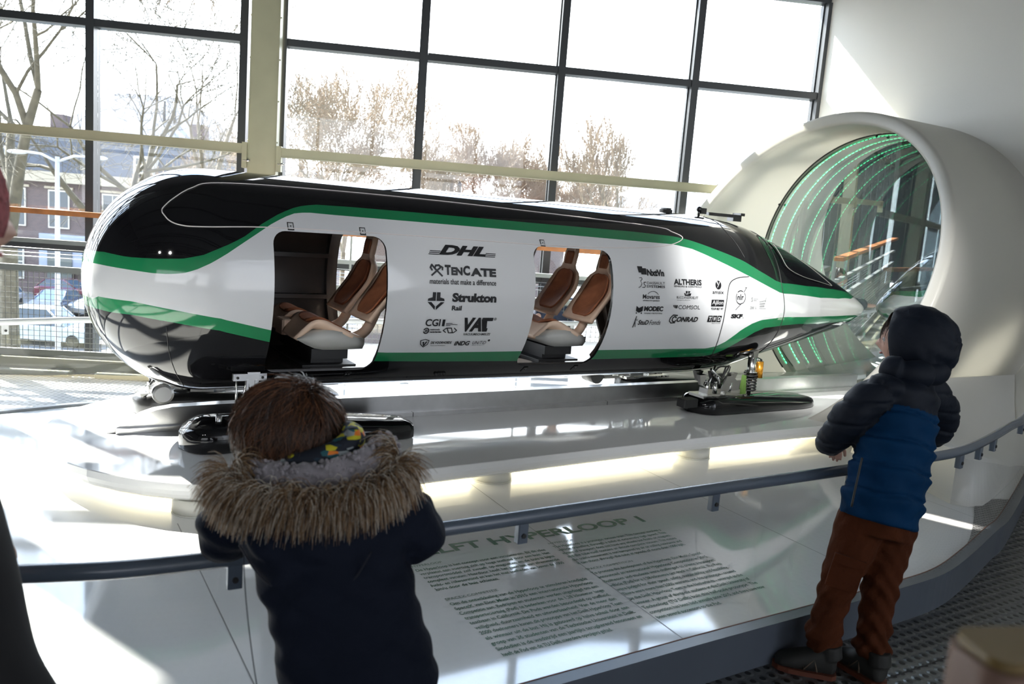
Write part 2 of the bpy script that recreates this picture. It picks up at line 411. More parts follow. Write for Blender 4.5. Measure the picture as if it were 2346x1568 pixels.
for s_ in (-6.2, -4.6, -2.95, -1.45, .0, 1.0):
    p = MB().box(WN, s_-.008, s_+.008, BD+.022, BD+.06, 0, 1.235); p.build('post', M_galv, bl)
mesh = MB()
s_ = -6.7
while s_ < 1.0:
    mesh.box(WN, s_-.0016, s_+.0016, BD-.002, BD+.002, .165, .785); s_ += .042
z = .19
while z < .78:
    mesh.box(WN, -6.75, 1.0, BD-.004, BD, z-.0016, z+.0016); z += .042
o = mesh.build('wire_mesh', mat('mesh_wire', (.22, .22, .19), .4, metal=.4), bl, fix=False); o['kind'] = 'stuff'
# cream sill beams lying on the floor edge
sill = thing('floor_edge_beam', WN(-1, BD-.05, 0), 'low cream steel beam along the foot of the window balustrade', 'beam')
MB().box(WN, -6.8, 1.02, BD-.05, BD-.015, .0, .10, bev=0).build('web', M_cream, sill)
MB().box(WN, -6.8, 1.02, BD-.09, BD-.015, .10, .112).build('flange', M_cream, sill)
for s0, s1 in ((-6.7, -3.55), (-3.36, -1.4), (-1.2, .95)):
    MB().box(WN, s0, s1, BD-.22, BD-.06, .0, .035, bev=.012).build('foot_plate', M_cream, sill)

# ================================================================ OUTSIDE
GZ = -5.9
gr = MB(); gr.box(ID, -75, 60, 8.2, 120, GZ-.3, GZ)
M_asph = mat('asphalt', (.16, .16, .16), .85, noise=.2, nscale=.6)
struct(gr, 'floor_street', M_asph)
g = MB(); g.box(ID, -60, 40, 41.5, 44.3, GZ, GZ+.06); g.box(ID, -60, 40, 30, 34, GZ, GZ+.06)
tag(g.build('grass_verge', mat('winter_grass', (.13, .17, .06), .95, noise=.4, nscale=3, bump=.6, bscale=20)), 'green grass verge along the street below the windows', 'grass', kind='stuff')

M_bark = mat('bark_brown', (.22, .185, .135), .9, noise=.25, nscale=3)
M_twig = mat('twig_brown', (.32, .255, .19), .9)
M_barkd = mat('bark_dark', (.13, .115, .08), .9, noise=.3, nscale=4)
NTRI = [0]
def tree(x, y, h, r0_, spread, seed, upright=.35, depth=6, lab='', trunk_h=.25, gz=GZ, lean=(0, 0), fork=3, mt=None, twig=1.0, group=None, rmin=.0105):
    rnd = random.Random(seed); root = thing('bare_tree', (x, y, gz), lab, 'tree', group)
    big = MB(); small = MB()
    def grow(p, d, L, r, lev, out):
        n = 4 if lev > 1 else 3
        pts = [p]; rs = [r]; q = Vector(p); dd = Vector(d)
        for i in range(n):
            w = .20 if lev < depth else .12
            dd = (dd+Vector((rnd.uniform(-w, w), rnd.uniform(-w, w), rnd.uniform(-w, w)*.7+upright*.05))).normalized()
            q = q+dd*(L/n); pts.append(q.copy()); rs.append(r*(1-.45*(i+1)/n))
        (big if lev >= depth-2 else small).tube(pts, [max(rmin, a) for a in rs], 6 if lev >= depth-1 else (4 if lev >= depth-3 else 3), cap=False)
        if lev <= 0: return
        k = fork if lev > 2 else (fork+1 if lev > 0 else fork)
        for c in range(k):
            i = n if c < 2 else rnd.randint(1, n)
            ang = rnd.uniform(0, 2*math.pi); tilt = rnd.uniform(.35, .85)*(spread if c else spread*.55)
            ax = dd.orthogonal().normalized(); ax.rotate(Matrix.Rotation(ang, 3, dd))
            nd = (dd*math.cos(tilt)+ax*math.sin(tilt)+Vector((0, 0, upright*.25))).normalized()
            grow(pts[i], nd, L*(rnd.uniform(.62, .82) if lev > 2 else rnd.uniform(.80, 1.0)), rs[i]*rnd.uniform(.62, .8), lev-1, out)
    L0 = h*trunk_h
    base = Vector((x, y, gz)); d0 = Vector((lean[0], lean[1], 1)).normalized()
    tp = [base, base+d0*L0*.5, base+d0*L0]; big.tube(tp, [r0_*1.25, r0_, r0_*.92], 8, cap=False)
    rem = (h-L0)/2.75
    for c in range(fork+1):
        ang = 2*math.pi*c/(fork+1)+rnd.uniform(-.5, .5)+.4; tilt = (.15 if c == 0 else rnd.uniform(.4, .7))*spread
        nd = Vector((math.cos(ang)*math.sin(tilt), math.sin(ang)*math.sin(tilt), math.cos(tilt)))+Vector((lean[0], lean[1], 0))
        grow(tp[2], nd.normalized(), rem*(1.15 if c == 0 else 1), r0_*.72, depth, 0)
    NTRI[0] += 2*(len(big.f)+len(small.f)); print('tree tris', 2*(len(big.f)+len(small.f)))
    big.build('trunk', mt or M_bark, root, fix=False)
    o = small.build('twigs', mt or M_twig, root, fix=False); o['kind'] = 'stuff'
    return root
tree(-17.3, 28, 18.0, .31, 1.15, 3, .3, 6, 'big bare tree with thick forked trunk, leftmost outside the window', .30, fork=3, rmin=.007, mt=M_barkd)
tree(-14.9, 31, 15.2, .24, 1.35, 11, .2, 6, 'bare tree with crooked spreading boughs behind the left window mullion', .33, fork=3, rmin=.007, mt=M_barkd)
tree(-12.7, 34, 16.0, .15, .60, 5, .9, 6, 'slender young bare tree just left of the cream column', .45, fork=2)
tree(-9.1, 40, 12.6, .20, 1.05, 21, .5, 6, 'round bare tree in the first pane right of the cream column', .38, fork=3)
tree(-6.2, 46, 11.2, .18, 1.0, 22, .5, 6, 'bare tree on the right edge of the first pane right of the column', .42, fork=3)
tree(-3.0, 50, 11.2, .18, 1.0, 23, .5, 6, 'bare tree behind the red chimney pots', .42, fork=3)
tree(-.4, 51, 11.0, .18, .95, 24, .6, 6, 'yellowish bare tree in the second pane right of the column', .42, fork=3)
tree(2.0, 53, 10.2, .16, .95, 25, .6, 6, 'brown bare tree behind the middle mullion', .46, fork=3)
tree(4.9, 45, 11.9, .15, .55, 26, 1.0, 5, 'small bare tree with upright branches in the third pane', .50, fork=3)
tree(3.7, 58, 10.2, .15, 1.0, 27, .5, 5, 'low brown bare tree left of the upright one', .5, fork=3)
tree(6.9, 59, 10.2, .15, 1.0, 28, .5, 5, 'low brown bare tree right of the upright one', .5, fork=3)
tree(-11.0, 52, 10.4, .16, 1.0, 31, .5, 5, 'bare tree far behind the cream column', .45, fork=3)
tree(-17.5, 50, 10.6, .16, 1.0, 32, .5, 5, 'bare tree before the low brick house', .45, fork=3)

# brick town house across the street
M_brick = bpy.data.materials.new('dark_brick'); M_brick.use_nodes = True
nt = M_brick.node_tree; bs = nt.nodes['Principled BSDF']; bt = node(nt, 'ShaderNodeTexBrick'); tcn = node(nt, 'ShaderNodeTexCoord'); mpn = node(nt, 'ShaderNodeMapping')
mpn.inputs['Rotation'].default_value = (math.pi/2, 0, 0)
bt.inputs['Color1'].default_value = (.17, .125, .125, 1); bt.inputs['Color2'].default_value = (.13, .10, .105, 1); bt.inputs['Mortar'].default_value = (.24, .22, .21, 1)
bt.inputs['Scale'].default_value = 3.0; bs.inputs['Roughness'].default_value = .9
nt.links.new(tcn.outputs['Object'], mpn.inputs[0]); nt.links.new(mpn.outputs[0], bt.inputs['Vector']); nt.links.new(bt.outputs[0], bs.inputs['Base Color'])
M_slate = mat('slate_roof', (.085, .088, .10), .6, noise=.2, nscale=2)
M_slate2 = mat('pale_slate_roof', (.27, .27, .30), .6, noise=.08, nscale=2)
M_paint = mat('white_paint', (.75, .74, .68), .5)
M_stone = mat('sand_stone', (.52, .47, .38), .8, noise=.06)
M_dkglass = mat('dark_window_pane', (.10, .12, .14), .08, spec=.8)
M_bluep = mat('pale_blue_shopfront', (.36, .42, .55), .5)
bd = thing('brick_house', (-31, 57, GZ), 'dark brick town house with grey mansard roof behind the left trees', 'building')
BY = 57.0
MB().box(ID, -48, -22.4, BY, BY+10, GZ, 2.2).build('brick_wall', M_brick, bd)
MB().box(ID, -48.2, -22.2, BY-.5, BY+.2, 1.75, 2.45).build('cornice', M_stone, bd)
r = MB(); r.add([(-48, BY, 2.45), (-22.4, BY, 2.45), (-22.9, BY+2.0, 5.4), (-48, BY+2.0, 5.4), (-48, BY+8, 2.45), (-22.4, BY+8, 2.45), (-22.9, BY+6, 5.4), (-48, BY+6, 5.4)],
                [(0, 1, 2, 3), (1, 5, 6, 2), (5, 4, 7, 6), (3, 2, 6, 7), (4, 0, 3, 7)]); r.build('mansard_roof', M_slate, bd)
def hwindow(x0, x1, z0, z1, y=BY, parent=bd, bars=1, name='window', wide=.11):
    f = MB(); f.box(ID, x0-.1, x1+.1, y-.10, y-.02, z0-.1, z1+.1)
    w_ = f.build(name, M_paint, parent)
    g_ = MB(); zm_ = (z0+z1)/2; xm = (x0+x1)/2
    if bars: 
        g_.box(ID, x0, xm-.04, y-.13, y-.09, z0, zm_-.05); g_.box(ID, xm+.04, x1, y-.13, y-.09, z0, zm_-.05)
        g_.box(ID, x0, xm-.04, y-.13, y-.09, zm_+.05, z1); g_.box(ID, xm+.04, x1, y-.13, y-.09, zm_+.05, z1)
    else: g_.box(ID, x0, x1, y-.13, y-.09, z0, z1)
    g_.build('pane', M_dkglass, w_)
for x0 in (-45.4, -41.6, -38.4, -35.3, -32.3, -28.6, -25.3):
    hwindow(x0, x0+1.25, -1.25, 1.15)
    MB().box(ID, x0-.35, x0+1.6, BY-.12, BY, 1.32, 1.48).build('lintel', M_stone, bd)
for x0 in (-44, -36.4, -26.5):
    t = MB(); t.box(ID, x0-.15, x0+1.25, BY+.05, BY+2.0, 2.75, 3.95); d_ = t.build('dormer', M_paint, bd)
    hwindow(x0+.08, x0+1.0, 2.9, 3.8, y=BY+.05, name='window')
MB().box(ID, -32.9, -27.6, BY-.35, BY, -4.2, -1.75).build('shopfront', M_bluep, bd)
for x0 in (-32.3, -29.9):
    MB().box(ID, x0, x0+1.7, BY-.42, BY-.35, GZ+.3, -2.9).build('shop_window', M_dkglass, bd)
for x0 in (-46, -42, -38.5, -35.5, -26.5, -24.5):
    hwindow(x0, x0+1.3, -4.9, -2.7)
for x0 in (-40, -34, -24):
    MB().box(ID, x0, x0+.9, BY+3, BY+4.2, 5.2, 6.6).build('chimney', M_brick, bd)
b2 = thing('grey_roofed_house', (-29, 66, GZ), 'tall house with pale grey hipped roof and two thin flues behind the brick house', 'building')
MB().box(ID, -36, -23, 64, 74, GZ, 5.2).build('wall', M_brick, b2)
r = MB(); r.add([(-37, 63.5, 5.2), (-22.6, 63.5, 5.2), (-22.6, 75, 5.2), (-37, 75, 5.2), (-32.6, 67, 9.2), (-28.4, 67, 9.2), (-28.4, 72, 9.2), (-32.6, 72, 9.2)],
                [(0, 1, 5, 4), (1, 2, 6, 5), (2, 3, 7, 6), (3, 0, 4, 7), (4, 5, 6, 7)]); r.build('hipped_roof', M_slate2, b2)
for x0 in (-29.0, -28.2): MB().tube([(x0+.9, 65.2, 5.6), (x0+.9, 65.2, 8.6)], .12, 8).build('flue', M_frame, b2)
b3 = thing('low_brick_house', (-18, 60, GZ), 'low brick house with stepped roof left of the cream column', 'building')
MB().box(ID, -22.3, -14.5, 59, 68, GZ, 2.0).build('wall', M_brick, b3)
r = MB(); r.add([(-22.3, 58.7, 2.0), (-14.3, 58.7, 2.0), (-15.2, 62, 4.0), (-22.3, 62, 4.0), (-22.3, 67, 2), (-14.3, 67, 2)], [(0, 1, 2, 3), (1, 5, 2), (5, 4, 3, 2)]); r.build('roof', M_slate, b3)
for x0 in (-21, -18.6, -16.2): hwindow(x0, x0+1.1, -.6, 1.2, y=59, parent=b3)
for i in range(4): MB().box(ID, -20.5+i*1.4, -20.2+i*1.4, 60.5, 60.8, 3.2, 4.5).build('chimney', M_brick, b3)
# red chimney with pots in the second pane
b4 = thing('red_roof_house', (-3.9, 47, GZ), 'house with red ridge and three grey chimney pots rising over the vehicle', 'building')
MB().box(ID, -8.5, 2.5, 46, 54, GZ, 1.2).build('wall', M_brick, b4)
r = MB(); r.add([(-9, 45.6, 1.2), (3, 45.6, 1.2), (3, 54, 1.2), (-9, 54, 1.2), (-7, 49.5, 2.0), (1.4, 49.5, 2.0)], [(0, 1, 5, 4), (1, 2, 5), (2, 3, 4, 5), (3, 0, 4)]); r.build('roof', mat('red_tiles', (.36, .10, .07), .7, noise=.15), b4)
MB().box(ID, -4.75, -3.05, 45.2, 46.2, .5, 2.78).build('chimney', mat('red_brick', (.40, .16, .12), .8, noise=.15), b4)
for i in range(3):
    x0 = -4.35+i*.42
    k = MB(); k.tube([(x0, 45.7, 2.78), (x0, 45.7, 3.25)], .10, 8); k.tube([(x0, 45.7, 3.2), (x0, 45.7, 3.45)], [.17, .03], 8); k.build('chimney_pot', mat('grey_clay', (.12, .12, .14), .7), b4)
MB().box(ID, 1.0, 1.9, 46.5, 47.5, 1.0, 2.6).build('chimney', MATS['red_brick'], b4)
b5 = thing('pale_apartment_block', (12, 70, GZ), 'very pale flat-roofed block seen faintly beside the tube', 'building')
MB().box(ID, 7.5, 15.5, 68, 80, GZ, 4.2).build('wall', mat('pale_render', (.80, .80, .80), .8), b5)
MB().box(ID, 10.5, 14.0, 68.5, 75, 4.2, 6.2).build('roof_storey', MATS['pale_render'], b5)
for x0 in (8.4, 10.6, 12.8): hwindow(x0, x0+1.2, 1.2, 2.8, y=68, parent=b5)

# cars parked in the street
M_tyre = mat('tyre', (.02, .02, .02), .7)
def car(x, y, rz, col, lab, z=GZ, L=4.1, wd=1.72, hh=1.45, name='car'):
    root = thing('car', (x, y, z), lab, 'car')
    c_, s_ = math.cos(rz), math.sin(rz)
    P = lambda a, b, c: Vector((x+a*c_-b*s_, y+a*s_+b*c_, z+c))   # a forward, b left
    m = mat('car_paint_%s' % ''.join('%d' % int(q*99) for q in col), col, .25, metal=.3, coat=.6)
    pr = [(-L/2, .45), (-L/2+.05, .82), (-L/2+.5, .95), (L/2-1.25, .95), (L/2-.25, .80), (L/2, .55), (L/2-.02, .28), (-L/2+.05, .28)]
    b = MB(); rr = []
    for t, k in ((-1, .88), (-.93, 1), (.93, 1), (1, .88)):
        rr.append([P(a*(.97 if abs(t) == 1 else 1), t*wd/2, .28+(q-.28)*k) for a, q in pr])
    b.rings(rr, smooth=False); b.build('body', m, root)
    cb = [(-L/2+.25, .93), (-L/2+.75, hh-.04), (-.1, hh), (L/2-2.05, hh-.08), (L/2-1.2, .93)]
    b = MB(); rr = []
    for t, k in ((-.92, 1), (-.74, .0), (.74, .0), (.92, 1)):
        pass
    lo = [P(a, t*wd/2*.94, .93) for t in (-1, 1) for a in (cb[0][0], cb[-1][0])]
    b.add([P(cb[0][0], -wd*.46, .93), P(cb[-1][0], -wd*.46, .93), P(cb[-1][0], wd*.46, .93), P(cb[0][0], wd*.46, .93),
           P(cb[1][0], -wd*.37, hh-.05), P(cb[3][0], -wd*.37, hh-.07), P(cb[3][0], wd*.37, hh-.07), P(cb[1][0], wd*.37, hh-.05)],
          [(0, 1, 5, 4), (1, 2, 6, 5), (2, 3, 7, 6), (3, 0, 4, 7)])
    b.build('window_glass', mat('car_glass', (.05, .09, .14), .05, spec=.8), root)
    b = MB(); b.add([P(cb[1][0], -wd*.38, hh-.06), P(cb[3][0], -wd*.38, hh-.08), P(cb[3][0], wd*.38, hh-.08), P(cb[1][0], wd*.38, hh-.06), P(-.4, -wd*.33, hh), P(-.1, -wd*.33, hh), P(-.1, wd*.33, hh), P(-.4, wd*.33, hh)],
          [(0, 1, 5, 4), (1, 2, 6, 5), (2, 3, 7, 6), (3, 0, 4, 7), (4, 5, 6, 7)])
    for (a0, a1) in ((0, 1), (2, 3)):
        for t in (-1, 1):
            q0 = cb[0] if a0 == 0 else cb[-1]; q1 = cb[1] if a0 == 0 else cb[3]
            b.tube([P(q0[0], t*wd*.465, .93), P(q1[0], t*wd*.375, hh-.06)], .04, 5)
    b.build('roof', m, root)
    for a in (-L/2+.75, L/2-.8):
        for t in (-1, 1):
            k = MB(); k.tube([P(a, t*wd*.40, .31), P(a, t*wd*.505, .31)], .31, 14, smooth=False); k.build('wheel', M_tyre, root)
    for t in (-1, 1):
        MB().ball(P(L/2-.10, t*wd*.36, .68), .12, .17, .08, n=6).build('headlamp', mat('lamp_glass', (.8, .82, .85), .1), root)
    return root
car(-26.7, 47.5, -1.45, (.06, .09, .16), 'dark blue car facing the windows, bonnet towards the lamp post')
car(-24.6, 49.0, -1.8, (.42, .44, .46), 'silver hatchback parked right of the dark blue car')
car(-30.2, 47.6, -1.4, (.50, .54, .60), 'pale grey car at the left edge of the mesh')
car(-29.3, 54.0, -.05, (.14, .02, .04), 'dark red car parked before the pale blue shopfront')
car(-21.9, 38.6, .0, (.55, .66, .78), 'pale blue van roof seen low behind the glass rail', L=4.6, hh=1.75)
car(-15.6, 38.2, .1, (.30, .10, .08), 'reddish brown car low behind the glass rail near the vehicle tail', L=4.3)

# street lamp
lp = thing('street_lamp', (-13.95, 25, GZ), 'white street lamp post with double arm outside the left window', 'lamp')
MB().tube([(-13.95, 25, GZ), (-13.95, 25, 2.35)], [.09, .06], 10).build('post', mat('lamp_grey', (.55, .56, .58), .5), lp)
for sg in (-1, 1):
    k = MB(); k.tube([(-13.95, 25, 2.2), (-13.95+sg*.5, 25, 2.4), (-13.95+sg*1.0, 25, 2.42)], .04, 6); k.ball((-13.95+sg*1.2, 25, 2.4), .32, .14, .07, n=8); k.build('lamp_arm', MATS['lamp_grey'], lp)
# ================================================================ DISPLAY
RAIL = smoothpath([W3(-1.9, 3.3, 0), W3(-1.55, 2.6, 0), W3(-.9, 2.12, 0), W3(-.034, 1.858, 0), W3(.31, 1.79, 0), W3(.9, 1.782, 0), W3(1.4, 1.79, 0), W3(1.9, 1.80, 0), W3(2.54, 1.806, 0), W3(2.95, 1.815, 0), W3(3.27, 1.835, 0),
                   W3(3.6, 1.915, 0), W3(4.06, 2.055, 0), W3(4.34, 2.14, 0), W3(5.13, 2.455, 0), W3(6.26, 2.92, 0)], 6)
BACK = smoothpath([W3(-1.9, 3.3, 0), W3(-1.75, 4.1, 0), W3(-1.1, 4.95, 0), W3(-.35, 5.36, 0), W3(.155, 5.52, 0), W3(.41, 5.57, 0), W3(1.2, 5.60, 0), W3(2.2, 5.56, 0), W3(3.2, 5.52, 0), W3(4.0, 5.48, 0), W3(4.52, 5.44, 0)], 6)
def at_z(P, z): return [Vector((p.x, p.y, z)) for p in P]
df = thing('display_plinth', W3(1.5, 3.5, 0), 'low glossy white display floor that the slab with the vehicle stands over', 'plinth')
loop = [(p.x, p.y) for p in RAIL]+[(p.x, p.y) for p in (W3(6.26, 5.33, 0), W3(4.75, 5.44, 0))]+[(p.x, p.y) for p in reversed(BACK[1:-1])]
m = MB(); m.prism(ID, loop, .02, .14); m.build('glossy_top', M_white, df)
s = MB()
def seam(u0_, v0_, u1_, v1_, w=.0022):
    d = (W3(u1_, v1_, 0)-W3(u0_, v0_, 0)).normalized(); q = Vector((-d.y, d.x, 0))*w
    a, b = W3(u0_, v0_, .1405), W3(u1_, v1_, .1405)
    s.add([a-q, b-q, b+q, a+q], [(0, 1, 2, 3)])
seam(1.865, 1.79, 1.94, 3.5); seam(2.95, 1.83, 3.0, 3.5); seam(.55, 1.82, .55, 3.4); seam(4.18, 2.1, 4.2, 2.6); seam(3.6, 2.5, 4.2, 2.55)
s.build('panel_seam', mat('seam_grey', (.30, .30, .30), .4), df, fix=False)
# kick plate with lip that clamps the glass
k = MB(); k.sweep(RAIL, [(.012, 0), (.012, .128), (.018, .132), (.018, .152), (-.030, .152), (-.030, .146), (-.030, .02), (-.01, 0)])
k.build('kick_plate', M_kick, df)
k = MB(); k.sweep(RAIL, [(-.0305, .1415), (-.0305, .1535), (-.034, .1535), (-.034, .1415)]); k.build('copper_bead', mat('brown_seal', (.20, .09, .06), .5), df)
k = MB(); k.sweep(list(reversed(BACK)), [(-.02, 0), (-.02, .155), (.02, .155), (.02, 0)][::-1]); k.build('kick_plate', M_kick, df)
# perforated service plate in the right corner
M_perf2 = perfmat('punched_steel_fine', (.30, .30, .30), (.03, .03, .03), .4, .4, pitch=.022, rx=.005, ry=.005, bumpk=.3)
pl = smoothpath([W3(3.40, 1.89, 0), W3(3.75, 2.0, 0), W3(4.15, 2.20, 0), W3(4.42, 2.345, 0), W3(4.60, 2.36, 0), W3(4.72, 2.31, 0)], 4)
edge = [p for p in RAIL if 3.42 < p.dot(EU) < 4.75]
m = MB(); m.prism(ID, [(p.x, p.y) for p in pl]+[(p.x-.0+EV.x*.03, p.y+EV.y*.03) for p in reversed(edge)], .1405, .143); m.build('service_plate', M_perf2, df)

# balustrade of bent steel tube over clear glass, in front and behind
for P, nm, lab, us in ((RAIL, 'front', 'slate blue tubular handrail on clear glass that the two boys lean on', (-.45, .41, 1.161, 1.884, 2.56, 3.29, 3.53, 3.76, 4.3, 4.9)),
                       (BACK, 'back', 'pale curved handrail on clear glass behind the vehicle', (-1.0, -.06, .9, 1.9, 2.9, 3.9))):
    hr = thing('glass_handrail', P[len(P)//2], lab, 'handrail')
    mt = M_rail if nm == 'front' else mat('pale_rail', (.55, .55, .55), .3)
    PP = P if nm == 'front' else P[6:]
    MB().tube(at_z(PP, .668), .0195, 16).build('rail_tube', mt, hr)
    g = MB(); k = len(PP)
    g.add([Vector((p.x, p.y, .153)) for p in PP]+[Vector((p.x, p.y, .645)) for p in PP], [(i, i+1, k+i+1, k+i) for i in range(k-1)], smooth=True)
    g.build('glass_pane', M_glass2, hr, fix=False)
    for u_ in us:
        i = min(range(len(PP)), key=lambda j: abs(PP[j].dot(EU)-u_) + (9 if PP[j].dot(EV) > 2.9 and nm == 'front' else 0))
        a, b_ = PP[max(i-1, 0)], PP[min(i+1, k-1)]; t = (b_-a).normalized(); q = Vector((t.y, -t.x, 0))
        c = W3(u_, PP[i].dot(EV)+(u_-PP[i].dot(EU))*(t.dot(EV)/max(.2, t.dot(EU))), 0)
        Q = lambda x_, y_, z_: c+t*x_+q*y_+Vector((0, 0, z_))
        w_ = MB().box(Q, -.016, .016, -.012, .012, .598, .662, bev=.003); w_ = w_.build('glass_clamp', mt, hr)
        MB().tube([Q(0, .012, .62), Q(0, .016, .62)], .007, 8).build('bolt', M_dark, w_)

# lettering printed flat on the display floor
def text_mesh(txt, bold=0.0, shear=0.0, spacing=1.0, res=3):
    cu = bpy.data.curves.new('t', 'FONT'); cu.body = txt; cu.size = 1; cu.offset = bold; cu.shear = shear; cu.space_character = spacing
    cu.resolution_u = res; cu.fill_mode = 'FRONT'
    o = bpy.data.objects.new('t', cu); COL.objects.link(o)
    dg = bpy.context.evaluated_depsgraph_get(); dg.update()
    me = bpy.data.meshes.new_from_object(o.evaluated_get(dg)); bpy.data.objects.remove(o); bpy.data.curves.remove(cu)
    vs = [(v.co.x, v.co.y) for v in me.vertices]; fs = [tuple(p.vertices) for p in me.polygons]; bpy.data.meshes.remove(me)
    return vs, fs
def fit_text(txt, x0, x1, y0, y1=None, cap=None, bold=0, shear=0, spacing=1.0, base=False):
    """text scaled to span x0..x1; y from the letters' own box (or from the base line with a cap height)"""
    vs, fs = text_mesh(txt, bold, shear, spacing)
    if not vs: return [], []
    ax = min(v[0] for v in vs); bx = max(v[0] for v in vs); ay = min(v[1] for v in vs); by = max(v[1] for v in vs)
    sx_ = (x1-x0)/(bx-ax)
    if base: sy = cap/.72; return [(x0+(x-ax)*sx_, y0+y*sy) for x, y in vs], fs
    sy = (y1-y0)/(by-ay)
    return [(x0+(x-ax)*sx_, y0+(y-ay)*sy) for x, y in vs], fs
M_ink = mat('green_print', (.03, .14, .075), .5)
def floor_text(lines, name):
    m = MB()
    for txt, x0, x1, y, cap, bold in lines:
        vs, fs = fit_text(txt, x0, x1, y, cap=cap, bold=bold, base=True)
        m.add([W3(x, yy, .1412) for x, yy in vs], fs)
    return m.build(name, M_ink, df, fix=False)
floor_text([('DELFT HYPERLOOP 1', 1.262, 2.468, 2.757, .070, .030)], 'printed_title')
L1 = ["De Hyperloop is het concept voor een vacuümtrein. Bij dit idee", "verplaatst een voertuig zich op hoge snelheid door een buis. Het", "transportmiddel zelf zweeft op magneten en de buis is bijna", "compleet vacuüm. Hierdoor heeft het geen last van afremmende", "lucht- en rolweerstand en kan het met snelheden van boven de 1000", "km/u door de buis schieten."]
L2 = ["Om de ontwikkeling van de Hyperloop te stimuleren kondigde", "SpaceX van Elon Musk in 2015 een internationale Hyperloop", "Competitie aan. Bedrijven en studenten werden uitgedaagd om een", "transportvoertuig (Pod) te bedenken voor de 1,28 kilometer lange", "testbaan in Californië. De Pods werden beoordeeld op snelheid,", "veiligheid, duurzaamheid en uitvoerbaarheid. Van de meer dan", "2000 deelnemers kwam dit prototype van het Delft Hyperloop Team", "als winnaar uit de bus. Hij is gebouwd op halve schaal door een", "groep van 36 studenten van de Technische Universiteit in Delft.", "Sindsdien is de wedstrijd een jaarlijks terugkerend fenomeen en", "heeft de Pod van de TU Delft meerdere opvolgers gehad."]
R1 = ["The Hyperloop is a prototype vacuum train. This concept involves a", "vehicle travelling through a tube at extremely high speed. This", "means of transport does not have any wheels but floats on magnets,", "and the tube itself contains an almost complete vacuum. This means", "the train's movement is not hampered by air or rolling resistance and", "it can shoot through the tube at speeds of more than 1000 kph."]
R2 = ["To promote the development of the Hyperloop, Elon Musk's SpaceX", "announced an international Hyperloop Competition in 2015.", "Businesses and students were challenged to create a transport", "vehicle (Pod) for a 1.28-kilometre test track in California. The Pods", "were judged for their speed, safety, sustainability and feasibility.", "There were more than 2,000 entrants, and this prototype - created", "by the Delft Hyperloop Team in the Netherlands - emerged as the", "winner. A group of thirty-six students at the Delft University of", "Technology (TU Delft) built this half-scale prototype. The", "competition has been held annually since 2015, and there have now", "been several successors to the Pod."]
def block(lines, x0, x1, y0, y1, last, head, headw):
    out = [(head, x0, x0+headw, y0+.040, .016, .0)]
    n = len(lines)
    for i, t in enumerate(lines):
        y = y0+(y1-y0)*i/(n-1)
        out.append((t, x0, x1 if i < n-1 else x0+(x1-x0)*last, y, .0205, .016))
    return out
floor_text(block(L1, 1.265, 1.838, 2.632, 2.462, .45, 'HYPERLOOP', .125)+block(L2, 1.263, 1.838, 2.342, 1.984, .73, 'SPACEX COMPETITIE', .21), 'printed_text')
floor_text(block(R1, 1.886, 2.460, 2.640, 2.470, .98, 'HYPERLOOP', .125)+block(R2, 1.884, 2.452, 2.370, 1.990, .53, 'SPACEX COMPETITION', .23), 'printed_text')

# slab the vehicle stands on
def off(poly, d):
    n = len(poly); out = []
    for i in range(n):
        a, b, c = Vector(poly[i-1]), Vector(poly[i]), Vector(poly[(i+1) % n])
        t = ((b-a).normalized()+(c-b).normalized()).normalized(); out.append((b.x-t.y*d, b.y+t.x*d))
    return out
top = []
near = [(6.262, 3.60), (5.2, 3.56), (4.62, 3.40), (4.30, 3.405), (3.6, 3.395), (3.03, 3.38), (2.15, 3.335), (1.6, 3.305), (1.30, 3.30)]
far_ = [(1.25, 5.22), (2.2, 5.24), (3.2, 5.22), (4.55, 5.18), (5.2, 5.04), (6.262, 4.99)]
arc = [(1.05+.0+.955*math.cos(R_(a))*1.02, 4.26+.965*math.sin(R_(a))) for a in range(262, 95, -8)]
top = near+arc+far_
slab = thing('display_slab', W3(2.5, 4.3, .14), 'long glossy white slab with rounded end carrying the vehicle over lit floor', 'platform')
base = [Vector((x, y)) for x, y in top]
lv = [(.0, .300), (-.0035, .300), (-.006, .297), (-.004, .285), (.0, .270), (.012, .250), (.035, .234), (.07, .226), (.16, .223)]
lv = [(.004, .300), (.0, .297), (.0, .268), (.006, .248), (.018, .230), (.040, .216), (.08, .208), (.16, .205)]
m = MB(); rr = []
for d, z in lv: rr.append([W3(x, y, z) for x, y in off(top, -d)])
m.rings(rr, smooth=False)
m.build('slab_top', M_white, slab)
M_leg = mat('cream_plinth', (.74, .73, .66), .3)
for (u_, v_) in ((.655, 3.535), (2.085, 3.535), (3.49, 3.555), (1.4, 4.9), (2.9, 4.9), (4.2, 4.9)):
    r_ = MB(); r_.tube([W3(u_, v_, .14), W3(u_, v_, .210)], .106, 32); r_.tube([W3(u_, v_, .1402), W3(u_, v_, .146)], .109, 32)
    r_.build('support_leg', M_leg, slab)
# warm light panel let into the slab's underside
inn = off(top, -.24)
m = MB(); m.prism(ID, [(W3(x, y, 0).x, W3(x, y, 0).y) for x, y in inn], .2030, .2055)
m.build('light_panel', mat('warm_light_panel', (1, .93, .72), .5, emit=(1, .93, .72), es=4.6), slab)
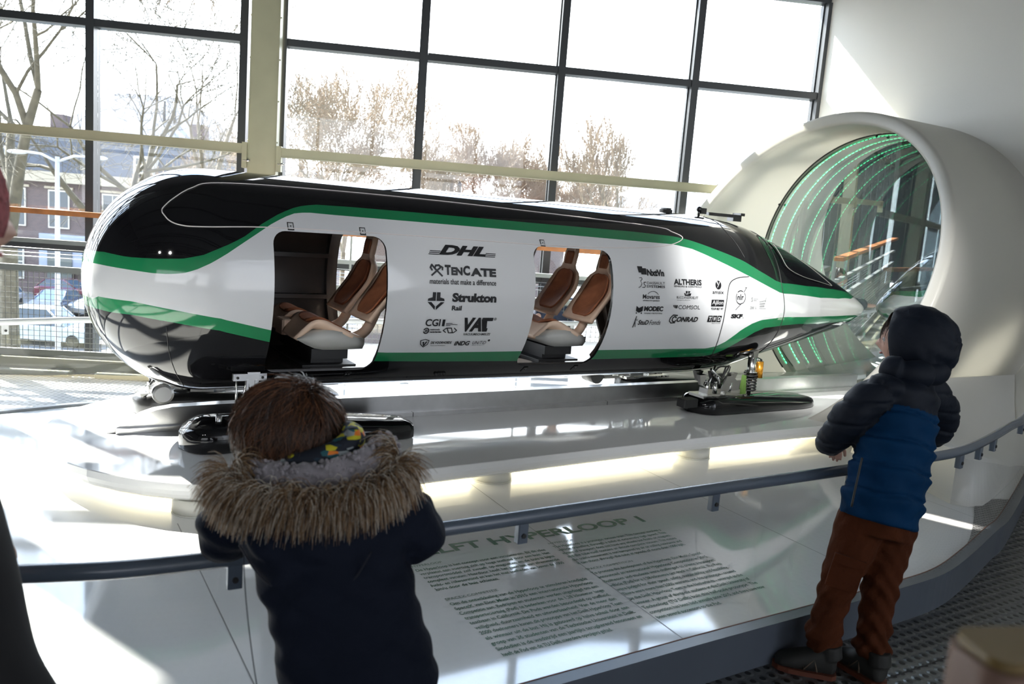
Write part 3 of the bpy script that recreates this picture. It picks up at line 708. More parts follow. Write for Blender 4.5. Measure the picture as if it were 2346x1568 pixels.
# aluminium guide rail
gr_ = thing('guide_rail', W3(3, 4.3, .3), 'long brushed aluminium guide rail with sharpened end along the slab', 'rail')
prof = [(.36, .3005), (.41, .330), (.46, .352), (.52, .384), (.58, .404), (.66, .416), (.9, .421), (5.95, .421), (5.95, .3005)]
m = MB(); q0 = [W3(u_, 4.265, z) for u_, z in prof]; q1 = [W3(u_, 4.335, z) for u_, z in prof]; m.rings([q0, q1], smooth=False); m.build('web', M_steel, gr_)
m = MB(); m.box(W3, .40, 5.95, 4.238, 4.362, .3005, .325); m.build('foot', M_steel, gr_)
m = MB()
for u_ in (.78, 1.95, 3.35, 4.6): m.box(W3, u_-.0015, u_+.0015, 4.2365, 4.3635, .3005, .3255)
m.build('joint', M_dark, gr_, fix=False)

# ================================================================ TUBE
tb = thing('tube', W3(5.6, 4.3, .14), 'large white tube with slanted mouth, green light rings and dark glass end', 'tube')
def fr(a, k=0): return 4.93+.50*math.sin(a)+k
n = 121; angs = [R_(-59+298*i/(n-1)) for i in range(n)]
def tring(fu, r): return [W3(fu(a), 4.3+r*math.cos(a), 1.22+r*math.sin(a)) for a in angs]
RI, RO = 1.158, 1.255
rows = [tring(lambda a: 5.95, RI), tring(lambda a: 5.6, RI), tring(lambda a: fr(a, .03), RI), tring(lambda a: fr(a, .006), RI+.006), tring(lambda a: fr(a), RI+.025), tring(lambda a: fr(a), RO-.025),
        tring(lambda a: fr(a, .006), RO-.006), tring(lambda a: fr(a, .03), RO), tring(lambda a: 5.6, RO), tring(lambda a: 6.262, RO)]
m = MB(); k = len(rows); m.add([p for r in rows for p in r], [(i*n+j, i*n+j+1, (i+1)*n+j+1, (i+1)*n+j) for i in range(k-1) for j in range(n-1)], 0, True)
m.build('shell', M_opal, tb)
# flared foot that runs from the shell down to the display floor
ft = MB(); cu_ = [(4.27, 2.40, .43), (4.32, 2.33, .425), (4.42, 2.31, .40), (4.55, 2.345, .365), (4.75, 2.41, .32), (5.05, 2.51, .24), (5.35, 2.62, .18), (5.8, 2.80, .15), (6.26, 2.98, .145)]
R0_ = [W3(a, b, .1405) for a, b, c in cu_]; R1_ = [W3(a, b, c) for a, b, c in cu_]
us2 = [4.66, 4.72, 4.80, 4.92, 5.1, 5.35, 5.6, 5.9, 6.26]
def tp(u, deg): return W3(u, 4.3+1.250*math.cos(R_(deg)), 1.22+1.250*math.sin(R_(deg)))
R3_ = [tp(u, 208) for u in us2]
R2_ = [a.lerp(b, .5)+Vector((0, 0, -.10*min(1, .4+i*.1)))-EV*-.05 for i, (a, b) in enumerate(zip(R1_, R3_))]
R15 = [a.lerp(b, .55)+Vector((0, 0, -.035)) for a, b in zip(R1_, R2_)]; R25 = [a.lerp(b, .5)+Vector((0, 0, -.03)) for a, b in zip(R2_, R3_)]
g_ = [R0_, R1_, R15, R2_, R25, R3_]; N = len(R0_)
ft.add([p for r in g_ for p in r], [(i*N+j, i*N+j+1, (i+1)*N+j+1, (i+1)*N+j) for i in range(1, len(g_)-1) for j in range(N-1)], 0, True)
ft.add([p for r in g_[:2] for p in r], [(j, j+1, N+j+1, N+j) for j in range(N-1)], 0, True)
ft.add([R0_[0], R1_[0], R15[0], R2_[0], R25[0], R3_[0], W3(4.64, 3.30, .14)], [(0, 6, 5, 4, 3, 2, 1)])
ft.build('foot', M_tube, tb)
tn = MB(); tn.add([p for u_ in (5.95, 6.1, 6.266) for p in ring(u_, 1.154, 120)], [(i*120+j, i*120+(j+1) % 120, (i+1)*120+(j+1) % 120, (i+1)*120+j) for i in range(2) for j in range(120)], 0, True)
tn.build('tunnel_lining', mat('tunnel_grey', (.66, .64, .56), .45), tb)
MB().add([p for p in ring(6.265, 1.156, 96)], [tuple(range(96))]).build('end_mirror', mat('dark_mirror', (.42, .46, .47), .015, metal=1), tb)
sm = MB(); sm.tube(ring(5.95, 1.152, 120, a0=-50, a1=230), .006, 6); sm.build('black_joint', M_dark, tb)
for a in (86, 172, 30):
    p = W3(5.93, 4.3+1.14*math.cos(R_(a)), 1.22+1.14*math.sin(R_(a))); MB().ball(p, .012, n=6).build('sensor', M_dark, tb)
M_led = mat('green_led', (.1, 1, .5), .5, emit=(.10, 1.0, .42), es=11.0)
M_ledbase = mat('led_tape', (.75, .85, .78), .4)
for i, u_ in enumerate((6.03, 6.20)):
    lr = MB(); N = 150 if i < 2 else 80
    for j in range(N):
        a = -48+276*j/N; da = 276/N*.66
        c = []
        for aa, w_ in ((a, -.0028), (a, .0028), (a+da, .0028), (a+da, -.0028)):
            for rr_ in (1.148, 1.152): c.append(W3(u_+w_, 4.3+rr_*math.cos(R_(aa)), 1.22+rr_*math.sin(R_(aa))))
        lr.add([c[0], c[2], c[4], c[6]], [(0, 1, 2, 3)])
    o = lr.build('led_ring', M_led, tb, fix=False)
ga, gb = R_(3.5), R_(1.5)
gn = (EU*(math.cos(ga)*math.cos(gb))+EV*(math.sin(ga)*math.cos(gb))+Vector((0, 0, math.sin(gb))))
gx = gn.cross(Vector((0, 0, 1))).normalized(); gy = gx.cross(gn)
gc = W3(6.045, 4.3, 1.22)
M_tint = glassmat('tinted_front_glass', (.85, .88, .87), .48, refl=(.84, .90, .94))
MB().add([gc+gx*1.150*math.cos(2*math.pi*i/96)+gy*1.150*math.sin(2*math.pi*i/96) for i in range(96)], [tuple(range(96))]).build('glass_disc', M_tint, tb, fix=False)
# ================================================================ VEHICLE
VC = 4.3
def hs(u):
    uc, r = .80, .545
    if u < uc:
        s = math.sqrt(max(0, 1-((uc-u)/r)**2)); return r*s, 1.05+r*s, 1.05-r*s, 1.05
    U_ = [.8, 3.7, 3.9, 4.05, 4.2, 4.35, 4.47, 4.6, 4.75, 4.95, 5.2, 5.49, 5.72, 5.85, 5.91, 5.94]
    w = np.interp(u, U_, [.545, .545, .543, .538, .53, .513, .49, .463, .43, .375, .295, .2, .12, .070, .037, .004])
    zt = np.interp(u, U_, [1.595, 1.595, 1.593, 1.587, 1.575, 1.551, 1.52, 1.482, 1.437, 1.372, 1.285, 1.18, 1.09, 1.03, .996, .972])
    zb = np.interp(u, U_, [.505, .505, .507, .512, .525, .555, .585, .614, .645, .685, .735, .79, .845, .895, .925, .955])
    zm = np.interp(u, [.8, 3.7, 4.5, 5.2, 5.94], [1.05, 1.05, 1.03, .99, .965])
    return float(w), float(zt), float(zb), float(zm)
def hull_z(u, a):
    w, zt, zb, zm = hs(u); s = math.sin(a); return zm+((zt-zm) if s > 0 else (zm-zb))*s
# paint borders: angle (degrees) over u
TB = {
 'bg': ([.30, .33, .41, .51, .62, .70, .76, .82, .88, .96, 1.05, 1.14, 1.23, 1.4, 1.75, 2.41, 3.18, 3.50, 3.62, 3.84, 4.02, 4.18, 4.34, 4.42, 4.75, 5.1, 5.34, 5.55, 5.64, 5.70, 5.94], [37, 29, 19, 16, 15.3, 17, 20, 23, 27, 34, 41, 46.5, 49, 49.3, 49, 48, 47, 45.5, 43, 36, 30.5, 23.5, 18, 17.5, 20.5, 27, 35, 45, 60, 90, 90]),
 'gw': ([.29, .31, .43, .50, .56, .62, .67, .73, .8, .87, .94, 1.0, 1.07, 1.12, 1.18, 1.3, 1.74, 2.39, 3.14, 3.46, 3.6, 3.81, 3.99, 4.2, 4.36, 4.42, 4.95, 5.3, 5.58, 5.70, 5.76, 5.94], [24, 19, 10, 8.2, 7.7, 8.2, 10, 13.2, 18, 23.5, 29, 34, 39, 41.7, 43, 42.6, 42, 41, 39.3, 38.7, 36, 28, 21.5, 14.5, 10, 9.5, 12, 18, 29, 48, 85, 90]),
 'wg': ([.30, .31, .43, .59, .77, 1.0, 1.3, 1.57, 1.88, 3.37, 3.80, 3.88, 3.94, 4.04, 4.12, 4.2, 4.42, 5.15, 5.5, 5.7, 5.86, 5.94], [-22, -16, -9.5, -10.3, -12.8, -18.8, -26.8, -33.4, -34, -34.4, -34.4, -32.5, -28.5, -18.5, -14, -11.2, -9.8, -11, -14, -19, -40, -62]),
 'gk': ([.32, .34, .43, .59, .77, 1.0, 1.3, 1.56, 1.9, 2.43, 3.43, 3.80, 3.88, 3.96, 4.09, 4.18, 4.27, 4.69, 5.21, 5.5, 5.72, 5.86, 5.94], [-29, -26, -18.5, -17, -19, -25.5, -34, -40, -41.5, -43, -43, -42.7, -41.5, -37.5, -27, -21, -17.8, -18, -24, -31, -45, -80, -90])}
def border(k, u):
    U_, V_ = TB[k]
    if u < .8:   # inside the round tail the borders keep their height, not their angle
        zs = [hull_z(x, R_(y)) for x, y in zip(U_, V_) if x <= .9]; us_ = [x for x in U_ if x <= .9]
        z = float(np.interp(u, us_, zs)); w = hs(u)[0]
        return math.asin(max(-1, min(1, (z-1.05)/max(w, 1e-5))))
    return R_(float(np.interp(u, U_, V_)))
us_ = sorted(set([.2551, .257, .262, .27, .28, .293, .31, .33]+[round(.35+.025*i, 4) for i in range(18)]+[round(.80+.04*i, 4) for i in range(73)]+[round(3.70+.03*i, 4) for i in range(68)]+[5.75, 5.79, 5.83, 5.86, 5.885, 5.905, 5.92, 5.932, 5.939]))
SEG = [('k', 12), ('g', 3), ('w', 12), ('g', 3), ('k', 9)]
COLI = {'k': 0, 'g': 1, 'w': 2}
def hring(u, side, inset=0.0):
    w, zt, zb, zm = hs(u)
    bs_ = [-math.pi/2, border('gk', u), border('wg', u), border('gw', u), border('bg', u), math.pi/2]
    for i in range(1, 6): bs_[i] = max(bs_[i], bs_[i-1])
    out = []
    for i, (c, n_) in enumerate(SEG):
        for j in range(n_): out.append(bs_[i]+(bs_[i+1]-bs_[i])*j/n_)
    out.append(math.pi/2)
    r = []
    for a in out:
        s = math.sin(a); ww = max(w-inset, .0005); hh = ((zt-zm) if s > 0 else (zm-zb)); hh = max(hh-inset, .0005)
        r.append(W3(u, VC-side*ww*math.cos(a), zm+hh*s))
    return r
cols = [c for c, n_ in SEG for _ in range(n_)]; NA = len(cols)
hull = MB()
def shellpart(us2, inset, matfix=None):
    rr = []
    for u in us2: a = hring(u, 1, inset); b = hring(u, -1, inset); rr.append(a+b[-2:0:-1])
    N = len(rr[0]); o = len(hull.v)
    hull.v += [tuple(p) for r in rr for p in r]
    for i in range(len(rr)-1):
        for j in range(N):
            c = COLI[cols[j]] if j < NA else COLI[cols[2*NA-1-j]]
            hull.f.append((o+i*N+j, o+i*N+(j+1) % N, o+(i+1)*N+(j+1) % N, o+(i+1)*N+j)); hull.m.append(c if matfix is None else matfix); hull.sm.append(True)
    for e_, r in ((0, rr[0]), (1, rr[-1])):
        hull.f.append(tuple(o+(len(rr)-1)*N*e_+j for j in (range(N) if e_ else range(N-1, -1, -1)))); hull.m.append((1 if e_ == 0 else 2) if matfix is None else matfix); hull.sm.append(True)
shellpart(us_, 0)
M_hk = mat('gloss_black_carbon', (.006, .006, .007), .045, spec=.45, coat=.1)
M_hg = mat('signal_green_paint', (.012, .19, .070), .09, spec=.5, coat=.5)
M_hw = mat('white_hull_paint', (.70, .71, .72), .10, spec=.5, coat=.4)
M_in = mat('dark_carbon_inside', (.060, .048, .042), .38, noise=.2, nscale=5)
pod = thing('capsule_vehicle', W3(3.0, VC, .30), 'streamlined white, green and black passenger capsule with open doorways', 'vehicle')
def closed_ids(mb): pass
ho = hull.build('hull', [M_hk, M_hg, M_hw, M_in], pod)
hull = MB(); inner_us = [u for u in us_ if .80 <= u <= 3.75]
shellpart([.62]+inner_us, .016, 3)
hin = hull.build('cavity_cutter', [M_hk, M_hg, M_hw, M_in])
def rr_poly(u0_, u1_, z0, z1, r, n_=6):
    out = []
    for cx, cz, a0 in ((u1_-r, z0+r, -90), (u1_-r, z1-r, 0), (u0_+r, z1-r, 90), (u0_+r, z0+r, 180)):
        for i in range(n_+1): a = R_(a0+90*i/n_); out.append((cx+r*math.cos(a), cz+r*math.sin(a)))
    return out
def doorcut(u0_, u1_, v0_, v1_):
    P = lambda a, b, c: W3(a, c, b)
    return MB().prism(P, rr_poly(u0_, u1_, .647, 1.330, .062), v0_, v1_).build('door_cutter', [M_hk, M_hg, M_hw, M_in])
DOORS = [(1.003, 1.553), (2.408, 2.938)]
FAR = [(1.66, 2.26), (3.03, 3.60)]
boolean_cut(ho, [hin]+[doorcut(a, b, 3.5, VC-.02) for a, b in DOORS]+[doorcut(a, b, VC+.02, 5.1) for a, b in FAR])
ho.data.polygons.foreach_set('use_smooth', [True]*len(ho.data.polygons))
try:
    ho.data.set_sharp_from_angle(angle=R_(32))
except Exception: pass

# thin dark joints on the skin, doors' hinge plates, cord, sponsor lettering
def on_hull(u, z, eps=.0025, side=1):
    w, zt, zb, zm = hs(u); h = (zt-zm) if z > zm else (zm-zb)
    s = max(-.999, min(.999, (z-zm)/h)); c = math.sqrt(1-s*s)
    return W3(u, VC-side*(w*c+eps*c+.0), z+eps*s)
def hline(pts, r=.0022, eps=.0005, mt=None, name='panel_joint', parent=None, n=5):
    m = MB()
    P = smoothpath([Vector((a, b, 0)) for a, b in pts], 8)
    m.tube([on_hull(p.x, p.y, eps) for p in P], r, n); return m.build(name, mt or M_dark, parent or pod, fix=False)
def ua(u, a): return (u, hull_z(u, R_(a)))
hline([ua(4.05, 19), ua(3.93, 17), ua(3.86, 12), ua(3.84, -1), ua(3.845, -14), ua(3.86, -25), ua(3.90, -40), ua(3.96, -52)], .0028)
hline([ua(4.03, 84), ua(4.03, 68), ua(4.01, 57), ua(4.03, 44), ua(4.05, 33)], .0022)
hline([ua(4.44, 85), ua(4.42, 60), ua(4.40, 40), ua(4.39, 17), ua(4.42, 4), ua(4.44, -7), ua(4.45, -33), ua(4.44, -55), ua(4.42, -80)], .0026)
hline([ua(.56, -20), ua(.58, -35), ua(.62, -50), ua(.68, -68)], .0016)
M_cord = mat('white_cord', (.75, .70, .68), .8)
cordp = [ua(.55, 42), ua(.575, 36), ua(.62, 32.5), ua(.70, 31), ua(.96, 32.2), (1.3, 1.345), (1.6, 1.345), ua(1.84, 32.6), (2.41, 1.338), (2.65, 1.340), ua(2.96, 33), ua(3.25, 35), ua(3.45, 38.6), ua(3.56, 44.5), ua(3.50, 49.5), ua(3.38, 53.5), ua(2.75, 57.5), ua(1.92, 62), ua(1.22, 63), ua(.80, 60.5), ua(.68, 56), ua(.60, 50), ua(.555, 45), ua(.55, 42)]
hline(cordp, .0028, .002, M_cord, 'cord')
M_stick = mat('sticker_white', (.55, .56, .57), .4)
def plate(u, z, w_=.034, h_=.040, name='hinge_plate'):
    def fr_(k, e): return [on_hull(u+dx*k, z+dz*k, e) for dx, dz in ((-w_/2, -h_/2), (w_/2, -h_/2), (w_/2, h_/2), (-w_/2, h_/2))]
    a = MB().add(fr_(1, .0024), [(0, 1, 2, 3)]); a = a.build(name, M_dark, pod, fix=False)
    b = MB().add(fr_(.74, .0036), [(0, 1, 2, 3)]).build('face', M_stick if z > 1 else M_black, a, fix=False)
    MB().ball(on_hull(u, z, .004), .0035, n=5).build('pin', M_dark, a)
for u_, z_ in ((1.091, 1.352), (1.442, 1.350), (2.483, 1.348), (1.083, .622), (1.442, .622), (2.509, .617), (2.862, .617)): plate(u_, z_, .030, .036)
k = MB()
for i in range(4): k.ball(on_hull(1.955+.016*i, .603, .004), .012, n=6)
k.build('cable_gland', M_dark, pod)
# small fittings on the roof, rear hatch, camera bar
k = MB(); k.box(W3, 3.70, 3.78, VC-.02, VC+.02, 1.59, 1.612); k.box(W3, 3.72, 3.76, VC-.03, VC+.03, 1.612, 1.622); k.build('roof_fitting', M_black, pod)
k = MB(); k.tube([W3(4.02, VC-.02, 1.585), W3(4.02, VC-.02, 1.64)], .008, 8); k.ball(W3(4.02, VC-.02, 1.635), .020, n=7); k.box(W3, 4.03, 4.08, VC-.03, VC-.01, 1.605, 1.645); k.build('roof_camera', M_black, pod)
k = MB(); k.box(W3, 4.12, 4.42, VC-.012, VC+.012, 1.60, 1.622); k.box(W3, 4.34, 4.42, VC-.03, VC+.03, 1.575, 1.62); k.box(W3, 4.40, 4.44, VC-.04, VC+.04, 1.615, 1.635); k.build('antenna_bar', M_black, pod)
# dark windscreen of the nose cone
M_screen = mat('smoked_screen', (.006, .006, .007), .03, spec=.7, coat=.6)
scr = MB(); Ug = np.linspace(4.47, 5.28, 26); rr = []
lowa = lambda u: np.interp(u, [4.47, 4.6, 4.9, 5.15, 5.28], [33, 27.5, 29, 34, 37]); higha = lambda u: np.interp(u, [4.47, 4.55, 4.8, 5.1, 5.28], [62, 62, 58, 48, 38.0])
for u_ in Ug:
    w_, zt, zb, zm = hs(u_); rr.append([])
    for j in range(11):
        a = R_(lowa(u_)+(higha(u_)-lowa(u_))*j/10)
        rr[-1].append(W3(u_, VC-(w_+.004)*math.cos(a), zm+(zt-zm+.004)*math.sin(a)))
N = 11; scr.add([p for r in rr for p in r], [(i*N+j, (i+1)*N+j, (i+1)*N+j+1, i*N+j+1) for i in range(len(rr)-1) for j in range(N-1)], 0, True)
scr.build('windscreen', M_screen, pod, fix=False)
hline([ua(4.52, 58), ua(4.50, 45), ua(4.52, 32.5), ua(4.7, 29), ua(4.95, 31), ua(5.16, 34.5), ua(5.22, 37), ua(5.10, 44), ua(4.85, 54), ua(4.62, 60), ua(4.52, 58)], .0014, .005, mat('grey_trim', (.35, .34, .32), .4), 'screen_seal')

# cabin inside: floor, bulkhead, door ribs
fl_ = MB(); fl_.box(W3, .86, 3.66, VC-.355, VC+.355, .642, .657); fl_.build('cabin_floor', mat('cabin_floor_sheet', (.035, .032, .032), .16, spec=.6), pod)
def rib(u_, name='door_frame', r0_=.525, a0=-48, a1=228, dep=.035, th=.045):
    m = MB(); n_ = 40; rr = []
    for (du, r) in ((-dep/2, r0_), (-dep/2, r0_-th), (dep/2, r0_-th), (dep/2, r0_)):
        rr.append([W3(u_+du, VC+r*math.cos(R_(a0+(a1-a0)*i/(n_-1))), 1.05+r*math.sin(R_(a0+(a1-a0)*i/(n_-1)))) for i in range(n_)])
    m.add([p for r in rr for p in r], [(i*n_+j, i*n_+j+1, ((i+1) % 4)*n_+j+1, ((i+1) % 4)*n_+j) for i in range(4) for j in range(n_-1)], 0, False)
    return m.build(name, M_in, pod)
for u_ in (.90, 1.60, 2.34, 2.99, 3.68): rib(u_)
m = MB()
for z in (.93, 1.17): m.box(W3, .80, 1.58, VC+.44, VC+.50, z-.012, z+.012)
m.box(W3, 1.20, 1.23, VC+.44, VC+.49, .72, 1.30); m.build('wall_stringer', M_in, pod)
MB().tube([W3(.83, VC+.40*math.cos(2*math.pi*i/32), 1.05+.40*math.sin(2*math.pi*i/32)) for i in range(32)], .02, 6, closed=True).build('bulkhead_ring', M_in, pod)

# ---- sponsor lettering
M_blk = mat('black_vinyl', (.012, .012, .014), .35)
def flatmesh(items):
    m = MB()
    for it in items:
        if it[0] == 't':
            _, txt, a, b, z0, z1, bold, shear = it
            vs, fs = fit_text(txt, a, b, z0, z1, bold=bold, shear=shear)
            m.add([on_hull(x, z, .0028) for x, z in vs], fs)
        elif it[0] == 'p':
            pts_ = it[1]; lev = it[2] if len(it) > 2 else .0028
            m.add([on_hull(x, z, lev) for x, z in pts_], [tuple(range(len(pts_)))], it[3] if len(it) > 3 else 0)
        elif it[0] == 'l':   # stroke along points
            pts_, w_ = it[1], it[2]
            for (xa, za), (xb, zb_) in zip(pts_, pts_[1:]):
                d = math.hypot(xb-xa, zb_-za); nx, nz_ = -(zb_-za)/d*w_/2, (xb-xa)/d*w_/2
                ex, ez = (xb-xa)/d*w_*.3, (zb_-za)/d*w_*.3
                m.add([on_hull(x, z, .0028) for x, z in ((xa-nx-ex, za-nz_-ez), (xb-nx+ex, zb_-nz_+ez), (xb+nx+ex, zb_+nz_+ez), (xa+nx-ex, za+nz_-ez))], [(0, 1, 2, 3)], it[3] if len(it) > 3 else 0)
        elif it[0] == 'e':   # ellipse disc
            _, cx, cz, rx, rz = it[:5]
            m.add([on_hull(cx+rx*math.cos(i*math.pi/12), cz+rz*math.sin(i*math.pi/12), it[5] if len(it) > 5 else .0028) for i in range(24)], [tuple(range(24))], it[6] if len(it) > 6 else 0)
    return m
def arcp(cx, cz, rx, rz, a0, a1, n_=14): return [(cx+rx*math.cos(R_(a0+(a1-a0)*i/n_)), cz+rz*math.sin(R_(a0+(a1-a0)*i/n_))) for i in range(n_+1)]
def logo(name, *items): return flatmesh(items).build(name, [M_blk, M_hw], pod, fix=False)
T = lambda s, a, b, z0, z1, bold=.02, shear=0: ('t', s, a, b, z0, z1, bold, shear)
# DHL with speed stripes
it = [T('DHL', 1.835, 2.112, 1.259, 1.309, .055, .42)]
for i in range(3):
    z = 1.276-.0080*i
    it.append(('l', [(1.788-.005*i, z), (1.845-.005*i, z)], .0035)); it.append(('l', [(2.110-.005*i, z), (2.168-.003*i, z)], .0035))
logo('sponsor_lettering', *it)
logo('sponsor_lettering', T('T', 1.862, 1.896, 1.160, 1.210, .05), T('EN', 1.898, 1.962, 1.160, 1.200, .05), T('C', 1.966, 2.006, 1.160, 1.210, .05), T('ATE', 2.010, 2.161, 1.158, 1.200, .05),
     ('l', [(1.788, 1.156), (1.838, 1.196), (1.830, 1.207), (1.812, 1.205), (1.806, 1.192)], .009), ('l', [(1.846, 1.154), (1.806, 1.190), (1.790, 1.208), (1.782, 1.194), (1.790, 1.182)], .009), ('l', [(1.83, 1.206), (1.850, 1.196), (1.848, 1.184)], .008))
logo('sponsor_lettering', T('materials that make a difference', 1.777, 2.160, 1.113, 1.141, .012))
logo('sponsor_lettering', T('Strukton', 1.906, 2.166, 1.024, 1.071, .05), T('Rail', 1.909, 1.965, .980, 1.005, .03),
     ('p', [(1.795, 1.072), (1.813, 1.072), (1.813, 1.028), (1.769, 1.028), (1.772, 1.040), (1.795, 1.046)]), ('p', [(1.818, 1.072), (1.838, 1.072), (1.838, 1.046), (1.860, 1.040), (1.863, 1.028), (1.818, 1.028)]),
     ('p', [(1.769, 1.022), (1.790, 1.022), (1.812, 1.000), (1.812, .981)]), ('p', [(1.863, 1.022), (1.842, 1.022), (1.818, 1.000), (1.818, .981)]))
logo('sponsor_lettering', T('CGI', 1.773, 1.856, .896, .934, .02), ('p', [(1.867, .896), (1.882, .896), (1.882, .932), (1.867, .932)]), ('l', [(1.89, .911), (1.925, .911)], .0025), ('l', [(1.89, .905), (1.955, .905)], .0025), ('l', [(1.89, .899), (1.915, .899)], .0025))
logo('sponsor_lettering', ('l', arcp(1.785, .871, .014, .014, 200, 520), .006), T('n', 1.779, 1.792, .864, .878, .04), T('nationale', 1.806, 1.860, .874, .883, .03), T('nederlanden', 1.806, 1.872, .860, .871, .03))
logo('sponsor_lettering', ('l', [(1.881, .873), (1.897, .886), (1.925, .886), (1.937, .860)], .005), ('l', [(1.958, .873), (1.942, .860), (1.914, .860), (1.900, .886)], .005), ('l', [(1.881, .873), (1.897, .862)], .005), ('l', [(1.958, .873), (1.942, .886)], .005))
logo('sponsor_lettering', T('VA', 1.990, 2.105, .866, .943, .05, .18), ('p', [(2.098, .943), (2.163, .943), (2.161, .925), (2.128, .925), (2.133, .885), (2.140, .885), (2.138, .866), (2.110, .866), (2.094, .930)]), T('VACUUMSCHMELZE', 2.003, 2.165, .845, .858, .015, .1), T('®', 2.167, 2.183, .928, .944, .01))
logo('sponsor_lettering', ('l', [(1.769, .817), (1.793, .824), (1.816, .817), (1.812, .796), (1.793, .780), (1.774, .796), (1.769, .817)], .004), ('p', [(1.780, .811), (1.789, .811), (1.793, .797), (1.800, .811), (1.808, .813), (1.796, .786), (1.790, .786)]), T('DE VOORHOEDE', 1.829, 1.949, .798, .812, .035, .1), T('front-end developers', 1.832, 1.916, .784, .792, .0))
logo('sponsor_lettering', T('iNDG', 1.967, 2.057, .787, .813, .04, .15))
logo('sponsor_lettering', T('UNiTiD', 2.073, 2.155, .793, .812, .0, .15), ('e', 2.169, .8155, .007, .006), T('digital designers', 2.073, 2.148, .784, .789, 0))
# small sponsors behind the second door
logo('sponsor_lettering', ('p', [(3.120, 1.250), (3.158, 1.250), (3.158, 1.240), (3.185, 1.240), (3.187, 1.204), (3.146, 1.204), (3.146, 1.214), (3.128, 1.214)]), T('NxtVn', 3.190, 3.322, 1.197, 1.236, .05))
logo('sponsor_lettering', ('l', [(3.128, 1.184), (3.145, 1.186), (3.150, 1.176), (3.137, 1.166), (3.147, 1.152), (3.140, 1.136), (3.122, 1.128)], .003), ('l', [(3.178, 1.160), (3.165, 1.160), (3.162, 1.150), (3.174, 1.140), (3.168, 1.130), (3.150, 1.130)], .004),
     T('DASSAULT', 3.186, 3.324, 1.149, 1.164, .0), T('SYSTEMES', 3.183, 3.324, 1.129, 1.144, .02))
logo('sponsor_lettering', T('Movares', 3.156, 3.286, 1.063, 1.090, .015), T('adviseurs & ingenieurs', 3.159, 3.287, 1.048, 1.058, .03), ('l', arcp(3.233, 1.076, .045, .032, 150, 25), .003))
logo('sponsor_lettering', ('p', [(3.116, 1.021), (3.137, 1.008), (3.140, 1.010), (3.166, 1.021), (3.166, .990), (3.140, .980), (3.116, .990)]), ('e', 3.122, .978, .005, .004), ('e', 3.160, .978, .005, .004), T('MODEC', 3.176, 3.323, .990, 1.020, .05), T('TOOLING + PROTOTYPING', 3.180, 3.322, .973, .981, .02))
logo('sponsor_lettering', ('e', 3.129, .955, .004, .004), ('l', [(3.128, .948), (3.126, .925), (3.121, .892)], .007), ('l', [(3.127, .925), (3.137, .894)], .005), ('l', [(3.126, .943), (3.140, .932), (3.142, .942)], .003), T('StuD', 3.152, 3.232, .906, .936, .03, .15), T('Fonds', 3.240, 3.325, .906, .936, 0, .15))
logo('sponsor_lettering', T('ALTHERIS', 3.395, 3.621, 1.152, 1.187, .04), T('SENSORS & CONTROLS', 3.395, 3.619, 1.138, 1.148, .01))
logo('sponsor_lettering', ('p', [(3.476, 1.104), (3.487, 1.103), (3.490, 1.096), (3.510, 1.096), (3.513, 1.102), (3.536, 1.103), (3.530, 1.087), (3.484, 1.087)]), ('p', [(3.490, 1.116), (3.506, 1.116), (3.504, 1.100), (3.492, 1.100)]), ('p', [(3.510, 1.117), (3.529, 1.114), (3.520, 1.106), (3.512, 1.100)]), T('BUCCANEERDELFT', 3.420, 3.592, 1.069, 1.084, .0), T('energy & offshore', 3.423, 3.53, 1.057, 1.064, 0))
logo('sponsor_lettering', ('p', [(3.397, 1.029), (3.408, 1.029), (3.408, 1.011)]), ('p', [(3.411, 1.029), (3.420, 1.029), (3.420, 1.009), (3.413, 1.012)]), ('p', [(3.423, 1.029), (3.434, 1.029), (3.434, 1.011), (3.423, 1.009)]), T('COMSOL', 3.442, 3.619, 1.006, 1.030, .0))
logo('sponsor_lettering', ('l', [(3.447, .966), (3.412, .968), (3.394, .950), (3.392, .930), (3.408, .918), (3.440, .920)], .007), ('l', arcp(3.428, .942, .016, .016, 40, 330), .008), T('ONRAD', 3.447, 3.621, .925, .958, .04, .2))
logo('sponsor_lettering', ('e', 3.763, 1.159, .026, .027), ('l', [(3.752, 1.178), (3.775, 1.138)], .008, 1), ('l', [(3.776, 1.178), (3.764, 1.158), (3.752, 1.140)], .004, 1), T('amsix', 3.712, 3.810, 1.104, 1.126, .015))
logo('sponsor_lettering', ('p', [(3.709, 1.026), (3.817, 1.026), (3.817, 1.068), (3.709, 1.068)]), T('YOUR BEST FIT', 3.711, 3.818, 1.004, 1.018, .025))
def whites(s, a, b, z0, z1, bold=.01):
    vs, fs = fit_text(s, a, b, z0, z1, bold=bold); m = MB().add([on_hull(x, z, .0042) for x, z in vs], fs); return m.build('sponsor_lettering', M_hw, pod, fix=False)
whites('Ajilon', 3.716, 3.810, 1.030, 1.064)
logo('sponsor_lettering', *[('p', [(a, .926), (a+.036, .926), (a+.038, .967), (a+.002, .967)]) for a in (3.702, 3.742, 3.782)], T('INSTITUTE', 3.748, 3.820, .914, .920, 0))
for s_, a in (('T', 3.710), ('W', 3.748), ('D', 3.790)): whites(s_, a, a+.024, .934, .960, .03)
logo('sponsor_lettering', ('l', arcp(3.962, 1.086, .040, .042, 60, 130), .005), ('l', arcp(3.962, 1.086, .040, .042, 150, 300), .005), ('l', [(3.99, 1.118), (4.02, 1.150), (4.003, 1.146)], .003), ('l', [(3.975, 1.048), (3.93, 1.006)], .003), ('l', arcp(3.966, 1.086, .042, .042, -60, 40), .004), T('nlr', 3.934, 3.992, 1.070, 1.106, .02))
logo('sponsor_lettering', T('SKF', 3.900, 4.005, .951, .979, .06), ('e', 4.014, .954, .003, .003))
